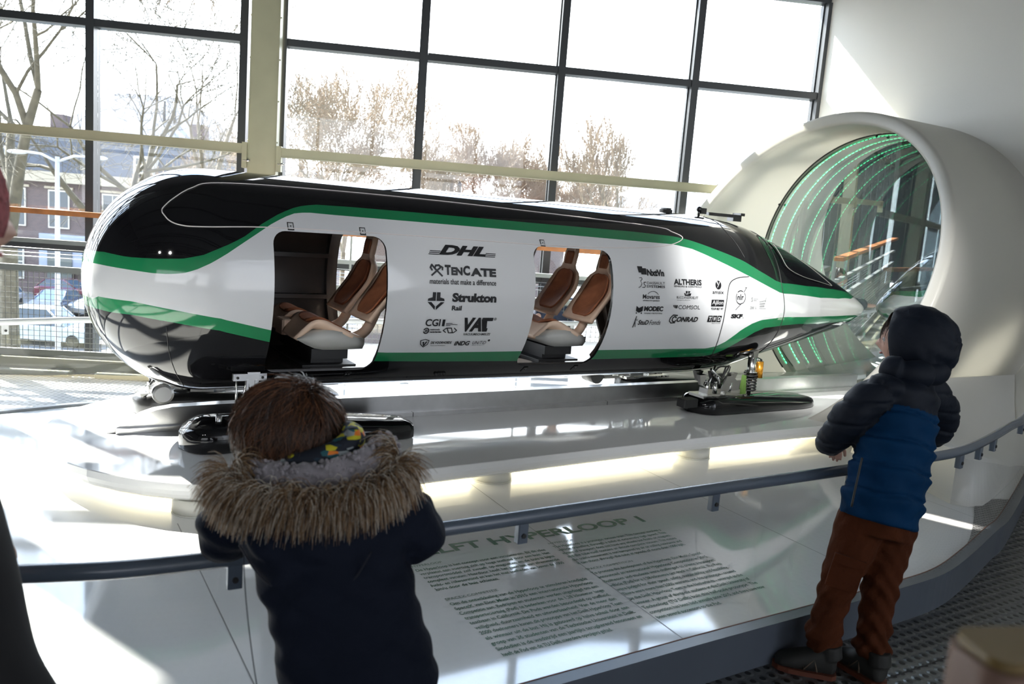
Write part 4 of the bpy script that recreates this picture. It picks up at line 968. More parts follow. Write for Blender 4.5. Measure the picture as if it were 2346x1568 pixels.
M_gv = mat('grey_vinyl', (.33, .34, .34), .5)
for args in ((('S', 4.062, 4.082, 1.060, 1.088),), (('3M', 4.062, 4.098, 1.012, 1.031),), (('L', 4.112, 4.124, 1.014, 1.030),)):
    for s_, a, b, z0, z1 in args:
        vs, fs = fit_text(s_, a, b, z0, z1, bold=.03); MB().add([on_hull(x, z, .0028) for x, z in vs], fs).build('sponsor_lettering', M_gv, pod, fix=False)
fm = flatmesh([('l', [(4.088, 1.078), (4.13, 1.078)], .003), ('l', [(4.088, 1.068), (4.12, 1.068)], .002), ('l', [(4.145, 1.060), (4.205, 1.068)], .004), ('l', [(4.15, 1.046), (4.20, 1.050)], .008), ('l', [(4.155, 1.030), (4.195, 1.034)], .010), ('l', [(4.150, 1.016), (4.215, 1.016)], .002), ('l', [(4.205, 1.06), (4.21, 1.086)], .005)])
fm.build('sponsor_mark', M_gv, pod, fix=False)

# ---- suspension and skids
M_car = mat('carbon_weave', (.022, .022, .022), .28, spec=.5, coat=.3)
M_gold = mat('gold_anodised', (.78, .36, .04), .25, metal=.8)
M_green = mat('olive_green_paint', (.12, .22, .05), .4)
def skid(u0_, u1_, v0_, v1_, z0=.312, z1=.398, name='hover_skid', lab=None):
    rt = MB(); n_ = 40; L = u1_-u0_; cm = (v0_+v1_)/2; hw = (v1_-v0_)/2
    def rg(x, z, k=1.0):
        pass
    prof = [(0.0, .0, .02), (.0, .0, 1)]
    out = []
    for i in range(n_+1):
        t = i/n_; x = u0_+L*t
        e = min(1, math.sqrt(max(0, 1-(1-min(1, t/.12))**2)))                   # rounded blunt end
        e2 = 1-.25*max(0, (t-.80)/.2)**2
        w_ = hw*max(.05, e)*e2; h_ = (z1-z0)*(.60+.40*math.sin(math.pi/2*min(1, t/.12)))*(1-.42*max(0, (t-.22)/.78)**1.2)
        sec = []
        for a, b in ((-1, .0), (-1, .55), (-.93, .80), (-.78, .95), (-.5, 1), (.5, 1), (.78, .95), (.93, .80), (1, .55), (1, .0), (.85, -.06), (-.85, -.06)):
            sec.append(W3(x, cm+a*w_, z0+h_*b))
        out.append(sec)
    rt.rings(out); return rt
for i, (u0_, u1_, v0_, v1_, zz_) in enumerate(((.635, 1.765, 3.775, 4.10, .432), (3.80, 4.90, 3.80, 4.11, .415), (.52, 1.62, 4.52, 4.84, .43), (3.78, 4.86, 4.50, 4.82, .41))):
    sk = skid(u0_, u1_, v0_, v1_, .306, zz_).build('hover_skid', M_hk if i < 2 else M_car, pod)
    b = MB(); b.box(W3, u0_+.30, u0_+.36, (v0_+v1_)/2-.03, (v0_+v1_)/2+.03, .3005, .315); b.box(W3, u1_-.36, u1_-.30, (v0_+v1_)/2-.03, (v0_+v1_)/2+.03, .3005, .315)
    b.build('foot_pad', M_dark, sk)
def pipe(a, b, r, mt, name, parent, n_=10):
    return MB().tube([a, b], r, n_, smooth=True).build(name, mt, parent)
def damper(u_, v_, zt, parent=pod, tilt=.0, green=True):
    t = Vector((0, 0, 1)); top_ = W3(u_, v_, zt); bot = W3(u_+tilt, v_, .40)
    ax = (top_-bot)
    d = MB(); d.tube([top_, bot+ax*.42], .030, 16); d.tube([bot+ax*.62, bot+ax*.58], .044, 16); d = d.build('damper_body', M_alu, parent)
    pipe(bot+ax*.42, bot, .014, M_alu, 'rod', d)
    pts_ = []; N = 110
    for i in range(N):
        q = i/(N-1); a = q*2*math.pi*6.5; c = bot+ax*(.05+.52*q); pts_.append(c+EU*.043*math.cos(a)+EV*.043*math.sin(a))
    MB().tube(pts_, .0058, 6).build('coil_spring', M_dark, d)
    k = MB(); k.tube([top_+EU*.068-EV*.01-Vector((0, 0, .03)), top_+EU*.074-EV*.01-Vector((0, 0, .145))], .024, 14); k.build('gas_canister', M_gold, d)
    k = MB(); k.tube([top_+Vector((0, 0, -.005)), top_+EU*.068-EV*.01-Vector((0, 0, .03))], .020, 10); k.build('canister_head', M_alu, d)
    if green:
        k = MB(); b0 = bot-EU*.062; k.rings([[b0+EU*x+EV*y+Vector((0, 0, z)) for x, y in ((-.018*w_, -.015), (.018*w_, -.015), (.018*w_, .015), (-.018*w_, .015))] for z, w_ in ((0, 1.1), (.06, .7), (.13, .3))], smooth=False); k.build('bracket', M_green, d)
    k = MB()
    for s_ in (-.022, .022):
        k.prism(lambda a, b, c: W3(u_+a, v_+s_+c, zt+b), [(-.03, .07), (.03, .07), (.02, .0), (0, -.02), (-.02, 0)], -.004, .004)
    k.build('fork_bracket', M_steel, d)
    return d
damper(4.36, 3.96, .655)
damper(.96, 3.93, .585, green=False)
# plate over the front damper
k = MB(); k.box(W3, .865, 1.02, 3.90, 3.925, .615, .648); k.box(W3, .925, .935, 3.895, 3.93, .57, .62); k.box(W3, .965, .975, 3.895, 3.93, .57, .62); k = k.build('mount_plate', M_steel, pod)
for uu in (.885, 1.0): MB().ball(W3(uu, 3.898, .63), .007, n=5).build('bolt', M_dark, k)
for uu in (.885, 1.01): pipe(W3(uu, 3.93, .615), W3(uu+.008, 3.95, .44), .005, M_alu, 'push_rod', pod)
MB().prism(lambda a, b, c: W3(.90+a, 3.93+c, .415+b), [(-.022, -.06), (.02, -.06), (.02, .02), (0, .05), (-.022, .03)], -.006, .006).build('paddle_bracket', mat('blue_grey_metal', (.09, .12, .16), .4, metal=.5), pod)
def bogie(u_, v_, seed, parent=pod, z=.41, near=True):
    """clustered blocks, links, actuators and hoses over a skid"""
    rnd = random.Random(seed); N = 0
    base_ = MB(); base_.box(W3, u_-.20, u_+.20, v_-.07, v_+.07, z-.012, z+.006); base_.box(W3, u_-.16, u_-.04, v_-.06, v_+.02, z+.006, z+.05); base_.box(W3, u_+.02, u_+.15, v_-.05, v_+.05, z+.006, z+.035)
    b_ = base_.build('carrier_block', M_alu, parent)
    k = MB()
    for s_ in (-.05, .05):
        k.prism(lambda a, b, c: W3(u_+.03+a, v_+s_+c, z+.03+b), [(-.07, 0), (.10, 0), (.10, .05), (.03, .10), (-.02, .10)], -.005, .005)
    k.build('side_plate', M_steel, b_)
    for i in range(5):
        a = Vector((rnd.uniform(-.18, .18), rnd.uniform(-.06, .06), 0)); c_ = Vector((rnd.uniform(-.15, .15), rnd.uniform(-.05, .05), 0))
        pipe(W3(u_+a.x, v_+a.y, z+.02), W3(u_+c_.x, v_+c_.y, z+rnd.uniform(.13, .19)), rnd.choice((.005, .007, .009)), M_alu, 'link_rod', b_)
    for i in range(3):
        k = MB(); x = u_+rnd.uniform(-.17, .15); y = v_+rnd.uniform(-.06, .05)
        k.tube([W3(x, y, z+.02), W3(x+rnd.uniform(-.02, .02), y, z+.085)], .018, 12); k.tube([W3(x, y, z+.085), W3(x, y, z+.10)], .010, 8); k.build('actuator', M_alu, b_)
    for i in range(4):
        p0 = W3(u_+rnd.uniform(-.16, .0), v_+rnd.uniform(-.05, .02), z+.04); p3 = W3(u_+rnd.uniform(.0, .12), v_+rnd.uniform(0, .06), z+.18)
        mid = (p0+p3)/2+Vector((rnd.uniform(-.06, .06), rnd.uniform(-.04, .04), rnd.uniform(-.03, .07)))
        MB().tube(smoothpath([p0, mid, p3], 8), rnd.choice((.004, .006)), 6).build('hose', M_dark, b_)
    for i in range(6):
        MB().ball(W3(u_+rnd.uniform(-.18, .18), v_-.071, z+rnd.uniform(-.006, .002)), .005, n=5).build('bolt', M_dark, b_)
    return b_
bogie(4.06, 3.95, 2); bogie(1.04, 3.97, 5); bogie(.95, 4.62, 8); bogie(3.95, 4.62, 13); bogie(.75, 4.66, 21); bogie(3.70, 4.66, 23)
k = MB(); k.tube([W3(.64, 4.45, .44), W3(.64, 4.56, .44)], .052, 24); k.build('electric_motor', M_alu, pod)
k = MB(); k.tube([W3(.64, 4.442, .44), W3(.64, 4.452, .44)], .040, 24, smooth=False); k.build('motor_cap', mat('pale_cap', (.8, .8, .78), .4), pod)
k = MB(); k.tube([W3(3.42, 4.46, .45), W3(3.42, 4.58, .45)], .055, 24); k.build('electric_motor', M_dark, pod)
k = MB(); k.box(W3, 3.68, 3.80, 3.86, 3.94, .35, .405, bev=.006); k.build('connector_box', M_dark, pod)
for (a, b_) in (((3.86, 3.92), (4.02, 3.98)), ((4.16, 3.94), (4.10, 4.02)), ((3.95, 4.05), (4.2, 4.1))):
    k = MB()
    k.rings([[W3(a[0]+x, a[1]+y, .555) for x, y in ((-.032, -.02), (.032, -.02), (.032, .02), (-.032, .02))], [W3(a[0]+x*.3, a[1]+y*.5, .485) for x, y in ((-.032, -.02), (.032, -.02), (.032, .02), (-.032, .02))]], smooth=False)
    k.build('hanger', M_alu, pod)
    pipe(W3(a[0], a[1], .49), W3(b_[0], b_[1], .42), .006, M_alu, 'link_rod', pod)
# thick black cables from the belly to the bogies
for x0 in (0, .012, .024):
    MB().tube(smoothpath([W3(4.0+x0, 4.0, .56), W3(4.01+x0, 3.98, .50), W3(4.06+x0, 3.97, .45)], 6), .008, 8).build('cable', M_dark, pod)
    MB().tube(smoothpath([W3(.80, 3.9+x0, .40), W3(.86, 3.9+x0, .44), W3(.93, 3.95+x0, .47), W3(1.02, 4.0+x0, .50)], 6), .008, 8).build('cable', M_dark, pod)
k = MB(); k.tube([W3(.80, 3.88, .395), W3(.80, 3.88, .46)], .014, 10); k.build('fitting', M_steel, pod)

# ---- seats (two double seats)
M_tan = mat('tan_moulded_shell', (.90, .66, .49), .55, noise=.06, nscale=10)
M_pad = mat('brown_leather_pad', (.36, .13, .06), .85, noise=.16, nscale=20)
M_shell = mat('grey_underside', (.50, .50, .47), .4)
def seat_row(du, lab):
    st = thing('double_seat', W3(1.38+du, 4.28, .657), lab, 'seat', 'bucket seats in the vehicle cabin')
    def surf(cl, wf, vc, sag=None, name='backrest', padr=None, thick=.022, mi=0):
        """centre line (u,z), half width wf(t), built as a curved shell facing -u / up"""
        P = smoothpath([Vector((a, b, 0)) for a, b in cl], 6); n_ = len(P); rr = []
        tops = []
        for i, p in enumerate(P):
            t = i/(n_-1); tn_ = (P[min(i+1, n_-1)]-P[max(i-1, 0)]).normalized(); nn = Vector((-tn_.y, tn_.x, 0))   # to the front / up
            w_ = wf(t); row = []
            for j in range(13):
                s_ = -1+j/6; dish = sag(t)*(1-abs(s_)**2.2); c = p-nn*dish
                row.append((c.x, vc+s_*w_, c.y))
            tops.append((p, nn, w_, t, row))
            back = [(x-nn.x*(thick+.018*(1-abs(-1+j/6)**4)), y, z-nn.y*(thick+.018*(1-abs(-1+j/6)**4))) for j, (x, y, z) in enumerate(row)]
            rr.append([W3(*q) for q in row]+[W3(*q) for q in back[::-1]])
        o = MB().rings(rr).build(name, M_tan if mi == 0 else M_shell, st)
        for a, b in (padr or []):
            pr_ = []
            for (p, nn, w_, t, row) in tops:
                if a <= t <= b:
                    e = min(1, math.sqrt(max(.0, 1-((t-(a+b)/2)/((b-a)/2))**6))); k_ = .70*max(.35, e)
                    pr_.append(([W3(x+nn.x*.008*(1 if 0 < j < 12 else 0), vc+(y-vc)*k_, z+nn.y*.008) for j, (x, y, z) in enumerate(row)], [W3(x-nn.x*.004, vc+(y-vc)*k_, z-nn.y*.004) for j, (x, y, z) in enumerate(row)]))
            rr2 = [q0_+q1_[::-1] for q0_, q1_ in pr_]
            MB().rings(rr2).build('leather_pad', M_pad, o)
        return o
    # offsets: the far seat sits slightly lower in view but at the same height
    for vc, hw in ((4.50, .135), (4.12, .135)):
        bk = surf([(1.545+du, .895), (1.60+du, .975), (1.665+du, 1.065), (1.700+du, 1.145), (1.712+du, 1.19), (1.722+du, 1.25), (1.735+du, 1.315)],
                  lambda t: float(np.interp(t, [0, .35, .55, .66, .74, .9, 1], [hw*1.12, hw*1.15, hw*.85, hw*.50, hw*.42, hw*.46, hw*.36])), vc, lambda t: .045*math.sin(math.pi*min(1, t*1.35)) if t < .74 else .008, 'backrest', [(.03, .62), (.70, .97)])
        surf([(1.175+du, .800), (1.21+du, .850), (1.255+du, .893), (1.31+du, .898), (1.38+du, .868), (1.455+du, .832), (1.53+du, .805)],
             lambda t: float(np.interp(t, [0, .2, .5, .85, 1], [hw*.8, hw*1.05, hw*1.2, hw*1.15, hw*.85])), vc, lambda t: .026*math.sin(math.pi*t), 'seat_base', [(.28, .93)])
        # moulded tub under the seat
        rr = []
        for t in np.linspace(0, 1, 9):
            u_ = 1.19+du+.345*t; w_ = hw*(1.0+.18*math.sin(math.pi*t)); zt_ = .80+.045*math.sin(math.pi*min(1, t*1.1)); zb_ = .742+.05*(1-min(1, t/.35))**1.5
            rr.append([W3(u_, vc+a*w_, z_) for a, z_ in ((-1, zt_), (-1.0, (zt_+zb_)/2), (-.8, zb_), (.8, zb_), (1, (zt_+zb_)/2), (1, zt_))])
        MB().rings(rr).build('seat_tub', M_shell, st)
        k = MB(); k.tube(smoothpath([W3(1.50+du, vc+.03, .765), W3(1.60+du, vc+.03, .815), W3(1.668+du, vc+.03, .95)], 6), [.028]*12+[.018], 10); k.build('back_stem', M_tan, st)
    k = MB(); k.box(W3, 1.18+du, 1.32+du, 4.24, 4.38, .78, .862, bev=.01); k = k.build('centre_bridge', M_tan, st)
    MB().tube([W3(1.245+du, 4.236, .835), W3(1.245+du, 4.228, .835)], .009, 12).build('bolt', M_dark, k)
    k = MB(); k.box(W3, 1.27+du, 1.46+du, 4.02, 4.60, .69, .742); k.box(W3, 1.22+du, 1.50+du, 4.00, 4.62, .6575, .664); k.box(W3, 1.28+du, 1.45+du, 4.06, 4.56, .664, .69); k.build('mount_frame', M_dark, st)
seat_row(0, 'tan double bucket seat with brown pads inside the left doorway')
seat_row(1.405, 'tan double bucket seat with brown pads inside the right doorway')
# ================================================================ PEOPLE
M_skin = mat('skin', (.56, .33, .25), .5, noise=.04, nscale=20)
M_eye = mat('eye_white', (.75, .72, .70), .2); M_iris = mat('iris_brown', (.05, .025, .015), .15)
M_lip = mat('lip', (.45, .18, .16), .45)
def basis(f, up=Vector((0, 0, 1))):
    f = Vector(f).normalized(); x = f.cross(up).normalized(); z = x.cross(f).normalized()
    return x, f, z     # right, forward, up
def head(c, f, up, s, parent, name='head'):
    """face forward along f; ellipsoid skull with brow, nose, lips, chin, cheeks; eyes and ears as parts"""
    x, y, z = basis(f, up); c = Vector(c); rr = []; n = 26; m_ = 36
    g = lambda d, w_: math.exp(-(d/w_)**2)
    for i in range(1, n):
        th = math.pi*i/n; ring_ = []
        for j in range(m_):
            a = 2*math.pi*j/m_; lx = math.sin(th)*math.cos(a); ly = math.sin(th)*math.sin(a); lz = -math.cos(th)
            px, py, pz = lx*.073, ly*.090, lz*.108
            if lz < 0: px *= 1-.26*lz*lz; py = py*(1-.10*lz*lz) if ly > 0 else py*(1-.45*lz*lz)
            if ly > .2:
                k = (ly-.2)
                py += .020*g(px, .010)*g(pz+.012, .020)*k*1.6+.006*g(pz-.022, .012)*k      # nose, brow
                py -= .008*(g(px-.030, .014)+g(px+.030, .014))*g(pz-.005, .012)             # eye sockets
                py += .006*g(px, .020)*g(pz+.046, .008)*k*1.5+.008*g(px, .022)*g(pz+.080, .018)  # lips, chin
                py += .004*(g(px-.035, .016)+g(px+.035, .016))*g(pz+.030, .022)             # cheeks
            ring_.append(c+x*px*s+y*py*s+z*pz*s)
        rr.append(ring_)
    m = MB().rings(rr)
    m.rings([[c-y*.012*s+x*r_*s*math.cos(2*math.pi*k/16)+y*r_*s*math.sin(2*math.pi*k/16)+z*q*s for k in range(16)] for q, r_ in ((-.06, .044), (-.10, .043), (-.15, .050))])
    h = m.build(name, M_skin, parent)
    for sg in (-1, 1):
        e = c+x*sg*.030*s+y*.0715*s+z*.006*s
        eo = MB().ball(e, .0115*s, n=8).build('eye', M_eye, h); MB().ball(e+y*.0075*s, .0055*s, n=6).build('iris', M_iris, h)
        k = MB(); k.tube([c+x*sg*(.074+.010*math.sin(t))*s+y*(-.004-.016*math.cos(t))*s+z*(-.005+.028*math.sin(t-.3))*s for t in [q*.5 for q in range(-2, 11)]], .0055*s, 7); k.ball(c+x*sg*.074*s-z*.004*s, .008*s, .016*s, .020*s, n=6); k.build('ear', M_skin, h)
    k = MB(); k.tube([c+x*q*s+y*(.094-abs(q)*.35)*s+z*(-.047)*s for q in (-.018, -.009, 0, .009, .018)], [.002*s, .0045*s, .0048*s, .0045*s, .002*s], 6); k.build('mouth', M_lip, h)
    return h
def fused(mb, name, mt, parent, voxel=.008, smooth=6, fac=.5, mats=None):
    o = mb.build(name, mt, parent, fix=False)
    dg = bpy.context.evaluated_depsgraph_get()
    r = o.modifiers.new('r', 'REMESH'); r.mode = 'VOXEL'; r.voxel_size = voxel; r.use_smooth_shade = True
    s_ = o.modifiers.new('s', 'SMOOTH'); s_.factor = fac; s_.iterations = smooth
    dg.update(); me = bpy.data.meshes.new_from_object(o.evaluated_get(dg), depsgraph=dg); old = o.data; o.modifiers.clear(); o.data = me; bpy.data.meshes.remove(old)
    if not me.materials: me.materials.append(mt)
    return o
def ell(c, ax, ay, wx, wy, n=28, p=2.3):
    """one super-elliptic ring round c with half axes along ax, ay"""
    out = []
    for i in range(n):
        a = 2*math.pi*i/n; ca, sa = math.cos(a), math.sin(a)
        out.append(Vector(c)+Vector(ax)*wx*math.copysign(abs(ca)**(2/p), ca)+Vector(ay)*wy*math.copysign(abs(sa)**(2/p), sa))
    return out
def chain(mb, pts, rs, n=16):
    P = smoothpath(pts, 5); k = len(P); R__ = [float(np.interp(i/(k-1)*(len(rs)-1), range(len(rs)), rs)) for i in range(k)]
    mb.tube(P, R__, n); mb.ball(P[0], R__[0], n=10); mb.ball(P[-1], R__[-1], n=10)
def hand(w_, d, palm_n, size, parent, curl=.6, side=1):
    """wrist w_, direction d, palm normal; five bent fingers, thumb from the side of the palm"""
    y = Vector(d).normalized(); z = Vector(palm_n); z = (z-y*z.dot(y)).normalized(); x = y.cross(z)*side; w_ = Vector(w_); s = size
    m = MB(); rr = []
    for q, hw, ht in ((-.01, .017, .013), (.012, .022, .013), (.035, .029, .013), (.058, .031, .012), (.070, .029, .010)):
        rr.append(ell(w_+y*q*s, x, z, hw*s, ht*s, 14))
    m.rings(rr)
    for i, (off_, L, r_) in enumerate(((-.023, .050, .0068), (-.008, .058, .0070), (.008, .055, .0068), (.022, .044, .0060))):
        p = w_+y*.060*s+x*off_*s; dr = y.copy(); pts = [p-y*.02*s]; 
        pts.append(p+y*.006*s)
        for k_, fr_ in enumerate((.45, .30, .25)):
            a = curl*(.6+.55*k_); dr = (y*math.cos(a)+z*math.sin(a)); pts.append(pts[-1]+dr*L*fr_*s*1.1)
        m.tube(pts, [r_*s*1.1, r_*s*1.1, r_*s, r_*s*.92, r_*s*.8], 8); m.ball(pts[-1], r_*s*.82, n=6)
    t0 = w_+y*.018*s-x*.020*s; t1 = t0+(y*.55-x*.75+z*.35).normalized()*.026*s; t2 = t1+(y*.85-x*.25+z*.5).normalized()*.022*s; t3 = t2+(y*.8+z*.55).normalized()*.018*s
    m.tube([t0, t1, t2, t3], [.0105*s, .0092*s, .0082*s, .0068*s], 8); m.ball(t3, .007*s, n=6); m.ball(t0, .0105*s, n=6)
    return fused(m, 'hand', M_skin, parent, .0028, 4)
def strands(roots, name, mts, parent, r=.0011, seg=5, sides=3):
    """roots: list of (points, material index)"""
    m = MB()
    for pts, mi in roots:
        k = len(pts); m.tube(pts, [r*(1-.8*i/(k-1)) for i in range(k)], sides, mi, cap=False)
    o = m.build(name, mts, parent, fix=False); o['kind'] = 'stuff'; return o
def hair_cap(c, f, up, rad, parent, n_str, mts, seed=1, low=-.75, facecut=.35, L=(.05, .11), crown=(0, -.25, 1), tous=0.0):
    """short combed hair: inner cap plus strands that run down from the crown"""
    x, y, z = basis(f, up); c = Vector(c); rnd = random.Random(seed)
    def keep(lx, ly, lz): return not (ly > facecut and lz < .45+.2*(1-ly))
    m = MB(); n, m_ = 26, 40; vs = []
    for i in range(n+1):
        th = math.pi*i/n
        for j in range(m_):
            a = 2*math.pi*j/m_; lx, ly, lz = math.sin(th)*math.cos(a), math.sin(th)*math.sin(a), math.cos(th)
            k = 1+.03*math.sin(5*a+3*lz)+.02*math.sin(11*a+7*lz)-tous*.25
            vs.append(c+(x*lx*rad[0]+y*ly*rad[1]+z*lz*rad[2])*k*.97)
    fs = []
    for i in range(n):
        for j in range(m_):
            th = math.pi*(i+.5)/n; a = 2*math.pi*(j+.5)/m_
            if math.cos(th) > low and keep(math.sin(th)*math.cos(a), math.sin(th)*math.sin(a), math.cos(th)): fs.append((i*m_+j, (i+1)*m_+j, (i+1)*m_+(j+1) % m_, i*m_+(j+1) % m_))
    m.add(vs, fs, 0, True); h = m.build('hair', mts[0], parent)
    cr = Vector(crown).normalized(); out = []
    for q in range(n_str):
        while True:
            v = Vector((rnd.gauss(0, 1), rnd.gauss(0, 1), rnd.gauss(0, 1))).normalized()
            if v.z > low and keep(v.x, v.y, v.z): break
        Ls = rnd.uniform(*L); pts = []; p = v.copy(); lift = rnd.uniform(-.01, .05)+tous*rnd.random()**2; sw = rnd.gauss(0, .35+2*tous)+tous*9*math.sin(v.x*8+v.z*5)
        tuft = (math.sin(v.x*17+v.y*9)+math.sin(v.z*13+v.x*7))*(.02+tous*.35)
        for i in range(6):
            t = i/5; k = 1+.01+lift*t+tuft*t+.018*math.sin(3*t+q)
            pts.append(c+(x*p.x*rad[0]+y*p.y*rad[1]+z*p.z*rad[2])*k)
            tn_ = (p-cr*p.dot(cr)*1.0); tn_ = (-cr+p*p.dot(cr)); 
            if tn_.length < .25: tn_ = Vector((rnd.uniform(-1, 1), rnd.uniform(-1, 1), 0))
            tn_.normalize(); side_ = p.cross(tn_)
            p = (p+(tn_+side_*sw*.5)*Ls/.115/5).normalized()
        out.append((pts, rnd.choice(range(len(mts)))))
    strands(out, 'hair_strands', mts, h, .0012)
    return h
HB = [mat('hair_dark_brown', (.030, .014, .008), .40, spec=.5), mat('hair_brown', (.070, .030, .014), .38, spec=.6), mat('hair_warm_brown', (.16, .065, .028), .38, spec=.6)]
M_coat = mat('navy_cotton_coat', (.0045, .0075, .017), .85, spec=.2, bump=.25, bscale=60)
M_navyq = mat('navy_quilted_nylon', (.0025, .006, .014), .68, spec=.3, bump=.2, bscale=30)
M_blueq = mat('bright_blue_nylon', (.0008, .030, .088), .75, spec=.12, bump=.25, bscale=25, noise=.12, nscale=6)
M_rust = mat('rust_corduroy', (.065, .018, .006), .9, spec=.15, bump=.35, bscale=70, noise=.15, nscale=9)
M_shoe = mat('grey_brown_sneaker', (.016, .016, .014), .7, noise=.2, nscale=18)
M_sole = mat('orange_sole', (.10, .025, .010), .6)
M_denim = mat('dark_denim', (.015, .022, .04), .8)

# ---------------- boy in the parka, left, leaning on the rail
b1 = thing('person', (-.30, 1.56, 0), 'child seen from behind in a dark navy parka with fur-trimmed hood, leaning on the rail', 'person')
f1 = Vector((-.32, .92, -.12)); X1 = Vector((.97, .10, .07)).normalized(); Y1 = Vector((-.12, .98, .1)).normalized()
bd1 = MB()    # body under the clothes: legs, trunk, neck, arms in one surface
bd1.rings([ell((-.36, 1.66, .84), X1, Y1, .09, .06), ell((-.41, 1.70, .90), X1, Y1, .045, .045), ell((-.44, 1.73, .95), X1, Y1, .042, .042)])
bd1.rings([ell((-.25, 1.53, .36), X1, Y1, .10, .07), ell((-.26, 1.53, .56), X1, Y1, .10, .075), ell((-.31, 1.58, .72), X1, Y1, .11, .075), ell((-.36, 1.64, .84), X1, Y1, .10, .065)])
for sx_ in (-.065, .065):
    chain(bd1, [(-.25+sx_, 1.53, .42), (-.25+sx_*1.1, 1.55, .24), (-.25+sx_*1.2, 1.53, .07)], [.068, .052, .035])
    chain(bd1, [(-.25+sx_*1.2, 1.52, .045), (-.26+sx_*1.3, 1.60, .035)], [.034, .028])
fused(bd1, 'body', M_denim, b1, .010, 4)
for sx_ in (-.08, .08):
    k = MB(); k.rings([ell((-.25+sx_, y_, .035), (1, 0, 0), (0, 0, 1), w_, h_, 16) for y_, w_, h_ in ((1.47, .02, .015), (1.48, .036, .034), (1.56, .040, .034), (1.64, .040, .026), (1.68, .025, .018))]); k.build('shoe', M_shoe, b1)
ct = MB()
ct.rings([ell(c, X1, Y1, w_, d_, 36) for c, w_, d_ in (((-.235, 1.50, .40), .172, .12), ((-.25, 1.51, .50), .160, .118), ((-.262, 1.525, .60), .150, .112), ((-.30, 1.56, .68), .148, .108), ((-.335, 1.59, .75), .155, .105), ((-.36, 1.62, .81), .176, .098), ((-.375, 1.645, .855), .165, .085), ((-.395, 1.67, .90), .105, .07), ((-.41, 1.69, .925), .07, .06))])
chain(ct, [(-.49, 1.66, .825), (-.555, 1.675, .79), (-.585, 1.70, .735), (-.56, 1.80, .725), (-.50, 1.90, .735)], [.070, .066, .060, .052, .046])
chain(ct, [(-.245, 1.66, .86), (-.195, 1.655, .825), (-.165, 1.67, .775), (-.165, 1.715, .79), (-.182, 1.735, .815)], [.066, .062, .056, .046, .040])
# hood bag lying on the back
ct.rings([ell(c, X1, Vector((-.05, .9, .35)).normalized(), w_, d_, 30) for c, w_, d_ in (((-.375, 1.60, .885), .150, .055), ((-.37, 1.575, .85), .150, .062), ((-.362, 1.555, .805), .125, .060), ((-.355, 1.545, .765), .085, .045), ((-.352, 1.545, .745), .04, .03))])
co1 = fused(ct, 'parka', M_coat, b1, .007, 5)
def crease(o, fn):
    me = o.data; n_ = len(me.vertices); co_ = np.empty(n_*3); no = np.empty(n_*3)
    me.vertices.foreach_get('co', co_); me.vertices.foreach_get('normal', no); co_ = co_.reshape(-1, 3); no = no.reshape(-1, 3)
    q = o.parent; offv = np.zeros(3)
    while q is not None: offv += np.array(q.location); q = q.parent
    co_ += no*fn(co_+offv)[:, None]; me.vertices.foreach_set('co', co_.ravel()); me.update()
def folds(P):
    x, y, z = P[:, 0], P[:, 1], P[:, 2]
    return .0030*np.sin(38*x+22*z+4*np.sin(17*z))+.0022*np.sin(70*z-30*x+3*np.sin(23*x))+.0012*np.sin(140*z+60*x)
crease(co1, folds)
k = MB(); k.tube(smoothpath([(-.49, 1.50, .80), (-.45, 1.497, .745), (-.40, 1.492, .715), (-.355, 1.488, .705), (-.31, 1.492, .712), (-.27, 1.50, .745), (-.24, 1.515, .80)], 6), .0022, 5); 
k.tube(smoothpath([(-.49, 1.52, .80), (-.475, 1.50, .70), (-.45, 1.47, .60), (-.42, 1.44, .50)], 6), .0012, 5); k.build('seam', mat('navy_seam', (.004, .006, .014), .8), co1)
# fleece collar, scarf, fur edge
M_fleece = mat('grey_fleece', (.27, .25, .27), .95, sheen=.4, noise=.2, nscale=40)
fp1 = smoothpath([(-.535, 1.72, .905), (-.52, 1.665, .895), (-.46, 1.628, .895), (-.385, 1.615, .905), (-.31, 1.622, .925), (-.262, 1.66, .945), (-.255, 1.72, .955)], 8)
fl1 = MB(); fl1.tube(fp1, [.030+.004*math.sin(i*.9) for i in range(len(fp1))], 14); fl1 = fl1.build('fleece_collar', M_fleece, co1)
rnd = random.Random(4); m = MB()
for i in range(900):
    t = rnd.random()*(len(fp1)-1.01); a = fp1[int(t)].lerp(fp1[int(t)+1], t % 1); d = (fp1[int(t)+1]-fp1[int(t)]).normalized()
    v = Vector((rnd.gauss(0, 1), rnd.gauss(0, 1), rnd.gauss(0, 1))); v = (v-d*v.dot(d)).normalized()
    m.ball(a+v*.031, rnd.uniform(.003, .0052), n=6)
o = m.build('fleece_curls', M_fleece, fl1, fix=False); o['kind'] = 'stuff'
M_scarf = bpy.data.materials.new('patterned_scarf'); M_scarf.use_nodes = True; nt = M_scarf.node_tree; bs = nt.nodes['Principled BSDF']; bs.inputs['Roughness'].default_value = .8
t_ = node(nt, 'ShaderNodeTexCoord'); nn_ = node(nt, 'ShaderNodeTexVoronoi'); nn_.inputs['Scale'].default_value = 75; mpn = node(nt, 'ShaderNodeMapping'); mpn.inputs['Scale'].default_value = (.6, .6, 1.6)
cr_ = node(nt, 'ShaderNodeValToRGB'); cr_.color_ramp.interpolation = 'CONSTANT'; sp_ = node(nt, 'ShaderNodeSeparateColor')
for pos, c_ in ((0, (.008, .012, .022)), (.55, (.55, .50, .02)), (.72, (.012, .03, .05)), (.82, (.30, .34, .35)), (.88, (.75, .20, .02)), (.93, (.02, .10, .12))):
    e_ = cr_.color_ramp.elements[0] if pos == 0 else cr_.color_ramp.elements.new(pos); e_.color = (*c_, 1)
cr_.color_ramp.elements[-1].color = (.02, .10, .12, 1)
